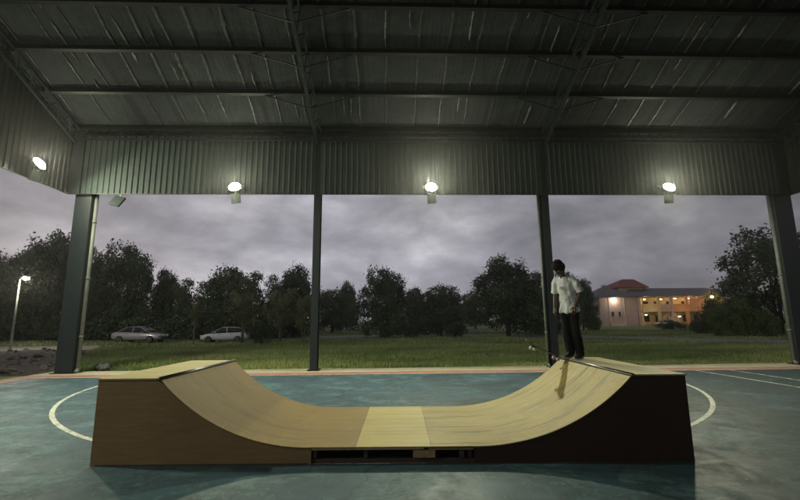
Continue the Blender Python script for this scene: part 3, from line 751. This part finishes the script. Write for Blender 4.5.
# ------------------------------------------------------------------ vegetation
def np_mesh(name, v, tri_n, faces_per, tone, m):
    """v: (N*k,3) verts in faces of k"""
    me = bpy.data.meshes.new(name); k_ = faces_per; nf = len(v)//k_
    me.vertices.add(len(v)); me.vertices.foreach_set('co', v.astype(np.float32).ravel())
    me.loops.add(len(v)); me.loops.foreach_set('vertex_index', np.arange(len(v), dtype=np.int32))
    me.polygons.add(nf); me.polygons.foreach_set('loop_start', np.arange(0, len(v), k_, dtype=np.int32))
    try: me.polygons.foreach_set('loop_total', np.full(nf, k_, dtype=np.int32))
    except Exception: pass
    at_ = me.attributes.new('tone', 'FLOAT', 'FACE'); at_.data.foreach_set('value', tone.astype(np.float32))
    me.update(calc_edges=True); me.validate(); me.materials.append(m); return me
def leaves(blobs, n, size, m, name='crown', seed=0, gap=.25, droop=0):
    """leaf-sized faces scattered in small sprays through lumpy blobs"""
    g = np.random.default_rng(seed)
    B = np.array([[*c, *r] for c, r in blobs]); wts = B[:, 3]*B[:, 4]+B[:, 3]*B[:, 5]; wts /= wts.sum()
    ns = n//14
    idx = g.choice(len(B), ns, p=wts); d = g.normal(size=(ns, 3)); d /= np.linalg.norm(d, axis=1)[:, None]
    rr = g.random(ns)**.33*.55+.45; rr *= 1+.14*g.normal(size=ns)
    c = B[idx, :3]+d*B[idx, 3:6]*rr[:, None]
    keep = np.array([noise.noise(Vector(p*.85)+Vector((seed*3.1, 0, 0))) > -.20+gap*.2 for p in c]); c = c[keep]; d = d[keep]; ns = len(c)
    tb = np.array([noise.noise(Vector(p*.7)+Vector((0, seed, 7))) for p in c])
    k_ = 14; P = np.repeat(c, k_, 0)+g.normal(size=(ns*k_, 3))*size*1.5
    n_ = len(P); a = g.normal(size=(n_, 3)); a[:, 2] -= droop; a /= np.linalg.norm(a, axis=1)[:, None]
    b_ = np.cross(a, g.normal(size=(n_, 3))); b_ /= np.linalg.norm(b_, axis=1)[:, None]
    s = size*(.6+.8*g.random(n_))[:, None]
    q = np.stack([P-a*s, P+b_*s*.42, P+a*s, P-b_*s*.42], 1).reshape(-1, 3)
    tone = np.clip(.45+np.repeat(tb, k_)*.7+g.normal(size=n_)*.16, 0, 1)
    return np_mesh(name, q, 0, 4, tone, m)
def mk_tree(seed, m, kind='round', h=8.0, w=6.0, n=15000, size=.13, bark=None, trunk_h=.28, stems=1):
    """prototype tree of height h and width w standing at the origin"""
    r = random.Random(seed); blobs = []
    nb = {'round': 13, 'tall': 12, 'bushy': 14, 'loose': 15}[kind]
    zc0 = h*trunk_h
    for i in range(nb):
        tt = (i+.5)/nb; z = zc0+(h-zc0)*(.08+.80*tt)
        prof = {'round': math.sin(PI*(.18+.74*tt)), 'tall': math.sin(PI*(.25+.62*tt))*.9, 'bushy': math.sin(PI*(.32+.55*tt)), 'loose': .4+.6*math.sin(PI*(.2+.7*tt))}[kind]
        a = i*2.4+r.random(); rd = w*.5*prof*(.35+.45*r.random()); rb = w*(.15+.11*r.random())*(.85 if kind != 'loose' else .62)
        blobs.append(((rd*math.cos(a), rd*math.sin(a), z), (rb*1.1, rb*1.1, rb*.8)))
    if kind != 'loose': blobs.append(((0, 0, (zc0+h)/2), (w*.30, w*.30, (h-zc0)*.36)))
    crown = leaves(blobs, n, size, m, 'crown', seed, .25 if kind != 'loose' else .8)
    mb = MB(); bark = bark or M['bark']
    tr_ = .022*h
    for s_ in range(stems):
        ox, oy = (0, 0) if stems == 1 else (.25*math.cos(s_*2.1), .25*math.sin(s_*2.1))
        pts = [V(ox+.06*h*.3*noise.noise(V(seed, i, s_)), oy+.02*h*noise.noise(V(i, seed, 4)), h*.72*i/6) for i in range(7)]
        pts[0] = V(ox*.6, oy*.6, -.1); mb.tube(pts, [tr_*(1.25-.95*i/6)/(1 if stems == 1 else 1.5) for i in range(7)], 8)
        for (c, rb) in blobs[::1]:
            z = max(h*trunk_h*.7, c[2]-rb[2]*1.2-.1*h); z = min(z, h*.66); i = min(5, z/(h*.72)*6); base = pts[int(i)].lerp(pts[int(i)+1], i-int(i))
            if r.random() < .75/stems: mb.tube([base, (base+V(*c))/2+V(0, 0, .04*h), V(*c)], [tr_*.42, tr_*.26, tr_*.08], 5)
    me = bpy.data.meshes.new('trunk'); me.from_pydata(mb.v, [], mb.f); me.update(); me.polygons.foreach_set('use_smooth', [True]*len(me.polygons)); me.materials.append(bark)
    return dict(crown=crown, trunk=me, h=h, w=w)
PT = {
 'round1': mk_tree(1, M['leaf_dark'], 'round', 8, 7, 28000, .15, trunk_h=.08),
 'round2': mk_tree(2, M['leaf_dark'], 'bushy', 8, 7.5, 28000, .15, trunk_h=.04),
 'round3': mk_tree(3, M['leaf_mid'], 'round', 8, 7, 24000, .14, trunk_h=.08),
 'tall': mk_tree(4, M['leaf_mid'], 'tall', 9, 5.5, 20000, .15, trunk_h=.10),
 'loose': mk_tree(5, M['leaf_mid'], 'loose', 8, 7, 15000, .13, trunk_h=.22, stems=2),
 'olive': mk_tree(6, M['leaf_olive'], 'loose', 6, 4.4, 13000, .10, bark=M['bark_pale'], trunk_h=.26, stems=2),
 'bush': mk_tree(7, M['leaf_dark'], 'bushy', 4, 5, 12000, .11, trunk_h=.02, stems=3),
 'fresh': mk_tree(8, M['leaf_fresh'], 'bushy', 3, 4, 8000, .12, trunk_h=.02, stems=3),
 'feather': mk_tree(9, M['leaf_dark'], 'loose', 10, 10, 22000, .17, trunk_h=.14, stems=2),
 'sparse': mk_tree(10, M['leaf_olive'], 'loose', 6, 2.6, 2600, .12, bark=M['bark_pale'], trunk_h=.3),
}
def tree(kind, u, vtop, y, wpx, label, name='tree', cat='tree', group=None, rz=None, zb=-.08):
    p = PT[kind]; top = at(u, vtop, y); dist = Vector((top.x, top.y)).length
    h = top.z-zb; w_ = wpx/F*y*1.0
    o = thing(name, (top.x, top.y, zb), rz if rz is not None else random.random()*6.28, label, cat, group)
    s = w_/p['w']*.93; o.scale = (s, s, h/p['h']/.97)
    for nm in ('trunk', 'crown'):
        c = bpy.data.objects.new(nm, p[nm]); COL.objects.link(c); c.parent = o
    return o
G1 = 'trees beyond the field'
T = [
 # left group, behind the street lamp and cars
 ('round1', -22, 254, 44, 80, 'dark broad tree at the far left edge, only its right side in the picture'),
 ('round2', 18, 258, 46, 62, 'dark bushy tree directly behind the lit street lamp head'),
 ('round1', 56, 236, 48, 78, 'tallest dark tree at the left, right of the street lamp and behind the corner column'),
 ('round3', 92, 248, 52, 56, 'dark tree showing on the right side of the left corner column'),
 ('round2', 133, 249, 46, 64, 'dense dome shaped dark tree behind the silver car'),
 ('tall', 168, 269, 50, 32, 'narrow dark tree with a small pointed top between the two parked cars'),
 ('loose', 193, 279, 46, 44, 'low loose tree just left of the white car'),
 ('round3', 229, 267, 48, 58, 'full tree directly behind the white car'),
 ('loose', 262, 272, 43, 52, 'airy tree between the white car and the plain middle column'),
 ('round1', 293, 268, 47, 54, 'dark full tree touching the left side of the plain middle column'),
 # centre
 ('round3', 333, 290, 60, 52, 'low tree just right of the plain middle column'),
 ('round1', 347, 284, 85, 28, 'small rounded tree top rising far behind the low trees right of the middle column'),
 ('round2', 387, 271, 45, 58, 'big dark tree standing forward in the field near the middle of the picture'),
 ('tall', 414, 287, 52, 30, 'slim tree in the gap right of the big central field tree'),
 ('round2', 440, 287, 46, 58, 'low wide tree with drooping skirt right of the central field tree'),
 ('loose', 452, 292, 60, 34, 'thin topped tree between the low wide tree and the large round tree'),
 ('round3', 474, 290, 75, 34, 'distant tree at the left foot of the large round tree'),
 ('round1', 505, 261, 44, 84, 'large round dark tree left of the column beside the skateboarder'),
 ('tall', 532, 272, 50, 36, 'tree filling the gap between the large round tree and the skateboarder column'),
 ('round3', 562, 272, 50, 46, 'tree directly behind the skateboarder'),
 ('round2', 580, 282, 62, 34, 'dark tree just right of the skateboarder, left of the pink building wing'),
 ('round1', 604, 288, 125, 40, 'low far tree over the left end of the pink building roof'),
 # right
 ('feather', 764, 230, 40, 126, 'large feathery dark tree at the right in front of the orange building'),
 ('feather', 812, 262, 36, 70, 'dark spreading tree behind the right corner column at the picture edge'),
 ('bush', 716, 300, 52, 44, 'dark bush hiding the right end of the orange building'),
 ('round2', 742, 296, 46, 44, 'dense dark shrub mass under the large feathery tree'),
]
for kd, u, vt, y, wp, lb in T: tree(kd, u, vt, y, wp, lb, group=G1)
# more front bushes / small trees
T2 = [
 ('olive', 283, 286, 34, 38, 'olive green small tree with thin stems left of the plain middle column', 'small_tree'),
 ('olive', 244, 289, 34.5, 34, 'olive green small tree with thin stems right of the white car', 'small_tree'),
 ('olive', 305, 293, 34, 26, 'smallest olive green tree right against the left side of the middle column', 'small_tree'),
 ('sparse', 197, 292, 33.5, 14, 'thin pale trunked sapling just left of the white car', 'small_tree'),
]
for kd, u, vt, y, wp, lb, nm in T2: tree(kd, u, vt, y, wp, lb, nm, 'small tree', 'small trees near the cars')
T3 = [
 ('bush', 262, 322, 33.5, 24, 'low dark bush at the foot of the olive trees'),
 ('bush', 386, 322, 41, 22, 'dark bush at the foot of the central field tree'),
 ('bush', 410, 325, 42, 18, 'low bush just right of the foot of the central field tree'),
 ('bush', 455, 322, 43, 26, 'low bush at the right foot of the low wide tree'),
 ('bush', 548, 318, 46, 36, 'low bush line behind the column beside the skateboarder'),
 ('fresh', 594, 317, 60, 16, 'light green low shrub at the left foot of the pink building'),
 ('fresh', 718, 309, 38, 22, 'yellow green shrub in front of the dark bushes at the right'),
 ('fresh', 742, 303, 37, 30, 'largest yellow green shrub below the feathery tree'),
 ('fresh', 766, 312, 36, 22, 'yellow green shrub just left of the right downpipe'),
 ('bush', 700, 319, 45, 26, 'low dark shrub in front of the orange building wall'),
 ('bush', 672, 321, 60, 30, 'low clipped shrubs before the middle of the building'),
]
for kd, u, vt, y, wp, lb in T3: tree(kd, u, vt, y, wp, lb, 'bush', 'bush', 'bushes at the field edge')
# far wood: one mass
bl = []; r_ = random.Random(11)
for i in range(150):
    x = -120+i*1.75+r_.random()*3; y = 66+r_.random()*22
    if 14 < x: y += 55
    h_ = 4.2+r_.random()*2.6 if x < 14 else 6+3*r_.random()
    if x < 14: h_ += .3
    if x < -14: h_ = 5.4+r_.random()*3; y -= 8
    bl.append(((x, y, h_*.5), (2.8+2.2*r_.random(), 2.8, h_*.5)))
me = leaves(bl, 120000, .24, M['leaf_dark'], 'far_wood', 77, 0)
tag(link_mesh('far_wood', me, None), 'far dark wood closing the view behind the field trees', 'wood', None, 'stuff')
# undergrowth under the left trees
bl = []
for i in range(60):
    x = -46+i*.62+r_.random(); y = 42+r_.random()*5
    bl.append(((x, y, .9), (1.6, 1.2, 1.0+.7*r_.random())))
me = leaves(bl, 42000, .16, M['leaf_dark'], 'undergrowth', 78, 0)
tag(link_mesh('undergrowth', me, None), 'dark tangled undergrowth beneath the trees behind the parked cars', 'undergrowth', None, 'stuff')

# grass blades
def near_road(x, y):
    best = 1e9
    for p in road_line[::3]:
        d = abs(p[0]-x)+abs(p[1]-y); best = min(best, d)
    return best
def grass(name, n, y0, y1, wd, hl, hh, seed, xs=1.15):
    g = np.random.default_rng(seed)
    y = y0+(y1-y0)*g.random(n)**1.25; x = (g.random(n)*2-1)*xs*y+y*.03
    ok = ~((x < -11.3-(y-15)*.56) & (y < 34)); 
    rx = np.array([p[0] for p in road_line]); ry = np.array([p[1] for p in road_line]); ok &= np.abs(y-np.interp(x, rx, ry)) > 3.7
    ok &= (x < XR+.1) | (y > 15.5) ; x = x[ok]; y = y[ok]; n = len(x)
    pn = np.array([noise.noise(Vector((a*.35, b_*.35, 0)))+.5*noise.noise(Vector((a*1.3, b_*1.3, 3))) for a, b_ in zip(x, y)])
    pn2 = np.array([noise.noise(Vector((a*.12, b_*.3, 9))) for a, b_ in zip(x, y)])
    h = (hl+(hh-hl)*g.random(n))*np.clip(.75+pn*.9, .25, 1.7); an = g.random(n)*2*PI; lean = g.normal(size=(n, 2))*h[:, None]*.45
    dx = np.cos(an)*wd*.5; dy = np.sin(an)*wd*.5; z = np.full(n, -.06)
    q = np.stack([np.stack([x-dx, y-dy, z], 1), np.stack([x+dx, y+dy, z], 1), np.stack([x+lean[:, 0], y+lean[:, 1], z+h], 1)], 1).reshape(-1, 3)
    tone = np.clip(.45+pn2*.8+pn*.25+g.normal(size=n)*.16, 0, 1)
    return np_mesh(name, q, 0, 3, tone, M['blade'])
me = grass('grass', 130000, 15.45, 30, .028, .07, .20, 1)
tag(link_mesh('grass', me, None), 'rough uneven grass covering the field behind the court', 'grass', None, 'stuff')
me = grass('grass', 70000, 30, 62, .07, .10, .26, 2)
tag(link_mesh('grass', me, None), 'rough grass on the far part of the field around the road', 'grass', None, 'stuff')

# ------------------------------------------------------------------ cars
M['glass'] = simple('dark car glass', (.012, .014, .016), .08, 0, .1)
M['tyre'] = simple('tyre rubber', (.02, .02, .02), .85)
M['rim'] = simple('alloy', (.35, .35, .36), .35, .8)
M['trim'] = simple('black trim', (.02, .02, .02), .6)
M['hl'] = simple('headlamp glass', (.6, .6, .6), .1)
M['tl'] = simple('tail lamp', (.25, .02, .015), .2)
def car(name, loc, rz, paint, label, group, sedan=True, L_=4.5, s=1.0):
    """nose towards local +X"""
    c = thing(name, loc, rz, label, 'car', group); c.scale = (s, s, s)
    W = 1.72
    # lower body stations: x, half width, z bottom, z top (belt)
    st_ = [(-2.25, .62, .42, .72), (-2.20, .74, .33, .88), (-2.02, .81, .26, .99), (-1.5, .86, .22, 1.02), (-.7, .87, .2, .98), (.3, .87, .2, .95), (1.0, .87, .21, .93), (1.5, .85, .23, .86), (1.9, .81, .25, .78), (2.12, .74, .28, .70), (2.24, .60, .34, .60)]
    rings = []
    for x, hw, z0, z1 in st_:
        rg_ = []
        for yy, zz in ((-.80, 0), (.80, 0), (.97, .18), (1.0, .5), (.97, .8), (.86, .97), (.45, 1.0), (-.45, 1.0), (-.86, .97), (-.97, .8), (-1.0, .5), (-.97, .18)):
            rg_.append((x, yy*hw, z0+(z1-z0)*zz))
        rings.append(rg_)
    b = MB().loft(rings); body = b.build('body', paint, c, True)
    sm = body.modifiers.new('sub', 'SUBSURF'); sm.levels = 1; sm.render_levels = 2
    # greenhouse
    top = [(-1.75, 1.0, .70, .70), (-1.35, 1.20, .62, .68), (-.75, 1.40, .55, .66), (-.1, 1.44, .54, .68), (.35, 1.38, .55, .70), (.75, 1.18, .62, .72), (1.15, .93, .74, .76)] if sedan else \
          [(-2.12, 1.0, .68, .70), (-1.95, 1.18, .62, .69), (-1.5, 1.40, .56, .68), (-.6, 1.49, .56, .68), (.2, 1.46, .56, .70), (.75, 1.22, .62, .73), (1.2, .95, .74, .77)]
    rings = [[(x, -hb, .90), (x, hb, .90), (x, (ht+hb)/2+.03, (.9+z)/2), (x, ht, z-.03), (x, ht*.7, z), (x, -ht*.7, z), (x, -ht, z-.03), (x, -(ht+hb)/2-.03, (.9+z)/2)] for x, z, ht, hb in top]
    MB().loft(rings).build('window_glass', M['glass'], c, True)
    # roof skin + pillars
    mb = MB(); rr = top[1:-1]
    rings = [[(x, -ht*.98, z-.035), (x, ht*.98, z-.035), (x, ht*.8, z+.012), (x, -ht*.8, z+.012)] for x, z, ht, hb in top[2:5]]
    mb.loft(rings)
    for sg in (-1, 1):
        for (xa, za, xb, zb_) in ((top[4][0], top[4][1]-.02, top[-1][0]-.03, .93), (top[2][0], top[2][1]-.02, top[0][0]+.05, 1.0), (-.25, 1.41, -.30, .92)):
            mb.bar((xa, sg*.57, za), (xb, sg*.715, zb_), .07, .045)
    mb.build('roof', paint, c, True)
    for sg in (-1, 1):
        for x in (-1.35, 1.38):
            wh = MB().tube([(x, sg*.72, .32), (x, sg*.885, .32)], .32, 22).build('wheel', M['tyre'], c, True)
            rim = MB().tube([(x, sg*.80, .32), (x, sg*.893, .32)], .045, 10)
            for i in range(5):
                a = i*2*PI/5; rim.bar((x, sg*.885, .32), (x+.2*math.cos(a), sg*.885, .32+.2*math.sin(a)), .05, .02)
            for i in range(16):
                a = i*PI/8; a2 = (i+1)*PI/8; rim.bar((x+.2*math.cos(a), sg*.885, .32+.2*math.sin(a)), (x+.2*math.cos(a2), sg*.885, .32+.2*math.sin(a2)), .03, .02)
            rim.build('rim', M['rim'], wh)
        MB().ball((2.10, sg*.60, .66), (.14, .15, .08), 12, 8).build('headlight', M['hl'], c, True)
        MB().ball((-2.17, sg*.60, .80), (.10, .16, .09), 12, 8).build('tail_light', M['tl'], c, True)
        MB().box((.72, sg*.93, .98), (.12, .14, .09)).build('mirror', paint, c, bevel=.02)
        MB().box((.35, sg*.872, .78), (.16, .02, .025)).build('door_handle', M['trim'], c); MB().box((-.75, sg*.872, .80), (.16, .02, .025)).build('door_handle', M['trim'], c)
    MB().box((2.2, 0, .45), (.09, .9, .16)).build('grille', M['trim'], c)
    return c
def paintm(name, col, rough=.25, metal=.3):
    k = NT(name); k.set(col, rough, metal); k.b.inputs['Coat Weight'].default_value = .6; return k.m
car('parked_car', at(140, 341.5, 37.2)*Vector((1, 1, 0)).x if False else Vector((at(140, 341, 37.3).x, 37.3, -.06)), rad(-4), paintm('grey silver paint', (.42, .42, .42), .3, .4), 'silver grey saloon car parked behind the grass at the left', 'cars parked behind the field', True, s=.95)
car('parked_car', Vector((at(225, 340, 36.6).x, 36.6, -.05)), rad(188), paintm('white paint', (.85, .85, .84), .3, 0), 'white hatchback car parked among small trees right of the silver car', 'cars parked behind the field', False, s=.84)

# ------------------------------------------------------------------ building
def pl(name, c, **kw): return simple(name, c, .8, 0, .12, .8, .05)
M['pinkwall'] = pl('pink render', (.50, .38, .36)); M['yellow'] = pl('yellow render', (.58, .46, .24)); M['orange'] = pl('orange render', (.58, .33, .17)); M['creamw'] = pl('cream render', (.62, .55, .42))
k = NT('grey roof tiles'); wv = k.n.new('ShaderNodeTexWave'); wv.inputs['Scale'].default_value = 2.2; k.link(k.co.outputs['Object'], wv.inputs[0]); M['groof'] = k.set((.13, .13, .14), .7, 0, wv.outputs['Fac'], .3, .05)
M['rroof'] = simple('red tiles', (.24, .045, .04), .7, 0, .3, 1.5)
M['win'] = simple('dark window', (.015, .016, .02), .15); M['winlit'] = emit('lit window', (1, .72, .36), 1.6); M['bulb'] = emit('wall lamp', (1, .88, .62), 30)
M['void'] = simple('dark interior plaster', (.10, .08, .06), .8)
YBD = 96.0
bo = at(640, 322, YBD); bo.z = -.1
bld = thing('school_building', bo, 0, 'distant two storey pink and orange building with grey roofs and one red roof', 'building')
SC = YBD/F*1.004    # metres per photo pixel at that distance
def bx(u): return (u-640)*SC
def bzh(v): return (318.0-v)*SC+CAMZ+.1
def hip(cx0, cx1, y0, y1, z0, z1, inset, inr=None):
    rx0 = cx0+inset; rx1 = cx1-(inset if inr is None else inr); ym = (y0+y1)/2
    vs = [(cx0, y0, z0), (cx1, y0, z0), (cx1, y1, z0), (cx0, y1, z0), (rx0, ym, z1), (rx1, ym, z1), (cx0, y0, z0-.2), (cx1, y0, z0-.2), (cx1, y1, z0-.2), (cx0, y1, z0-.2)]
    return MB().add(vs, [(0, 1, 5, 4), (1, 2, 5), (2, 3, 4, 5), (3, 0, 4), (6, 7, 1, 0), (7, 8, 2, 1), (8, 9, 3, 2), (9, 6, 0, 3), (9, 8, 7, 6)])
zE = bzh(296.8)
# left wing
wl = MB().span((bx(600.5), 0, 0), (bx(639), 10, zE)).build('wing_wall', M['pinkwall'], bld)
hip(bx(595), bx(642), -1.3, 11.3, zE+.02, bzh(286), 4.6).build('wing_roof', M['groof'], bld)
for u in (613, 620): 
    f = MB().span((bx(u)-.28, -.06, bzh(316)), (bx(u)+.28, .02, bzh(311.5))).build('window', M['win'], bld)
    fr = MB(); x0, x1, z0, z1 = bx(u)-.34, bx(u)+.34, bzh(316)-.06, bzh(311.5)+.06
    fr.span((x0, -.09, z0), (x1, -.05, z0+.06)); fr.span((x0, -.09, z1-.06), (x1, -.05, z1)); fr.span((x0, -.09, z0+.06), (x0+.06, -.05, z1-.06)); fr.span((x1-.06, -.09, z0+.06), (x1, -.05, z1-.06)); fr.build('frame', M['creamw'], f)
MB().span((bx(610), -.35, .0), (bx(625), -.001, .5)).build('step', M['creamw'], bld)
MB().span((bx(609.5), -.12, .5), (bx(610.3), -.001, zE-.1)).build('pilaster', M['creamw'], bld); MB().span((bx(625), -.12, .5), (bx(625.8), -.001, zE-.1)).build('pilaster', M['creamw'], bld)
MB().ball((bx(615), -.45, bzh(299.5)), (.30, .2, .26), 12, 8).build('wall_lamp', M['bulb'], bld, True)
def blight(x, y, z, e_, col, size=.2):
    ld = bpy.data.lights.new('lamp_glow', 'POINT'); ld.energy = e_; ld.color = col; ld.shadow_soft_size = size
    o = bpy.data.objects.new('light_source', ld); COL.objects.link(o); o.parent = bld; o.location = (x, y, z)
blight(bx(615), -1.2, bzh(301), 130, (1, .85, .6))
# main block: open gallery on two floors
x0, x1 = bx(639.2), bx(734)
MB().span((x0, 3.2, 0), (x1, 11, zE-.05)).build('main_wall', M['yellow'], bld)
hip(bx(628), bx(742), -.9, 12.3, zE+.25, bzh(286.5), 4.5, 2.5).build('main_roof', M['groof'], bld)
zf = bzh(310.5); zb_top = bzh(304.2)
MB().span((x0, -.0, zf-.3), (x1, 3.2, zf)).build('gallery_floor', M['creamw'], bld)
def rail(u0, u1, zt, m): MB().span((bx(u0), -.14, zf-.32), (bx(u1), -.01, zt)).build('parapet', m, bld)
rail(643.5, 662, bzh(304.0), M['yellow']); rail(662.1, 675, bzh(304.5), M['pinkwall']); rail(675.1, 693, bzh(304.2), M['orange']); rail(693.1, 734, bzh(298.6), M['orange'])
for u, m in ((640.5, 'pinkwall'), (661, 'yellow'), (674, 'pinkwall'), (690, 'orange'), (703, 'orange'), (715.5, 'orange')):
    MB().span((bx(u)-.28, -.2, 0), (bx(u)+.28, .35, zE)).build('pillar', M[m], bld)
for u in (648, 656, 668, 681, 697, 709):
    for zz, hh in ((.9, 1.5), (zf+1.0, 1.2)):
        MB().span((bx(u)-.65, 3.12, zz), (bx(u)+.65, 3.19, zz+hh)).build('window', M['win'], bld)
# arches at ground floor right of centre
for u in (667, 675):
    prof = [(bx(u)-.8, 0), (bx(u)-.8, 1.7)]+[(bx(u)-.8*math.cos(PI*i/8), 1.7+.7*math.sin(PI*i/8)) for i in range(1, 8)]+[(bx(u)+.8, 1.7), (bx(u)+.8, 0), (bx(u)+.55, 0), (bx(u)+.55, 1.7)]+[(bx(u)+.55*math.cos(PI*i/8), 1.7+.45*math.sin(PI*i/8)) for i in range(1, 8)]+[(bx(u)-.55, 1.7), (bx(u)-.55, 0)]
    mb = MB(); n = len(prof)
    vs = [(p, -.3, q) for p, q in prof]+[(p, .0, q) for p, q in prof]; h_ = n//2
    fs = [(i, i+n, (i+1) % n+n, (i+1) % n) for i in range(n)]
    for i in range(h_-1): fs += [(i, i+1, n-2-i, n-1-i), (n+i, n+n-1-i, n+n-2-i, n+i+1)]
    mb.add(vs, fs).build('arch', M['creamw'], bld)
MB().span((bx(693), -.05, 0), (bx(716), .3, .9)).build('low_wall', M['orange'], bld)
# red roofed block
MB().span((bx(632), 4.5, zE), (bx(659), 12.5, bzh(286))).build('tower_wall', M['creamw'], bld)
hip(bx(627.5), bx(662), 3.2, 13.8, bzh(285.8), bzh(275.6), 4.5, .5).build('tower_roof', M['rroof'], bld)
for u, z, e_, c_ in ((651, bzh(299.5), 55, (1, .72, .32)), (668, bzh(299.5), 14, (1, .75, .5)), (683, bzh(298.8), 50, (1, .58, .25)), (697, bzh(298.6), 75, (1, .6, .28)), (710, bzh(299), 60, (1, .65, .3)), (651, 2.4, 10, (1, .7, .4)), (686, 2.0, 9, (1, .5, .3))):
    MB().span((bx(u)-.22, 1.5, z), (bx(u)+.22, 1.6, z+.07)).build('ceiling_lamp', M['bulb'], bld); blight(bx(u), 1.2, z-.3, e_, c_)
blight(bx(684), -2.6, 3.5, 60, (1, .55, .25)); blight(bx(706), -2.6, 4.8, 80, (1, .58, .25)); blight(bx(652), -2.2, 3.8, 50, (1, .72, .35))  # added fill lights in front of the facade, without fixtures
# yard lamp shining through the trees at the right end of the building
yl = at(712, 297, 84)
yd = thing('yard_lamp', (yl.x, yl.y, -.1), 0, 'lit yard lamp glowing orange behind the bushes at the right end of the building', 'lamp')
MB().tube([(0, 0, 0), (0, 0, yl.z)], .07, 8).build('pole', M['galv'], yd, True); MB().ball((0, 0, yl.z+.1), (.28, .28, .22), 12, 8).build('globe', emit('orange globe', (1, .6, .22), 14), yd, True)
ld = bpy.data.lights.new('lamp_glow', 'POINT'); ld.energy = 700; ld.color = (1, .6, .22); ld.shadow_soft_size = .3
lo = bpy.data.objects.new('light_source', ld); COL.objects.link(lo); lo.parent = yd; lo.location = (0, 0, yl.z+.4)
tree('round3', 713, 291, 87, 24, 'tree lit orange by the yard lamp at the right end of the building', group=G1)
# pale car under the gallery
car('parked_car', Vector((bo.x+bx(652), YBD-4.5, -.06)), rad(175), paintm('cream paint', (.6, .58, .52), .3, 0), 'small pale car parked below the yellow balcony of the distant building', 'cars parked behind the field', False, s=.9)

# ------------------------------------------------------------------ haze
HZ = 0.0007  # density of the air volume added to give the lamps a glow
hm = bpy.data.materials.new('haze'); hm.use_nodes = True; hn = hm.node_tree.nodes; hn.clear()
pv = hn.new('ShaderNodeVolumePrincipled'); pv.inputs['Color'].default_value = (.92, .92, .95, 1); pv.inputs['Density'].default_value = HZ; pv.inputs['Anisotropy'].default_value = .86
ho = hn.new('ShaderNodeOutputMaterial'); hm.node_tree.links.new(pv.outputs[0], ho.inputs['Volume'])
tag(MB().span((-402, -202, -1.2), (402, 402, 22)).build('haze', hm), 'thin haze added over the field and the court for the lamp glow', 'haze', None, 'stuff')
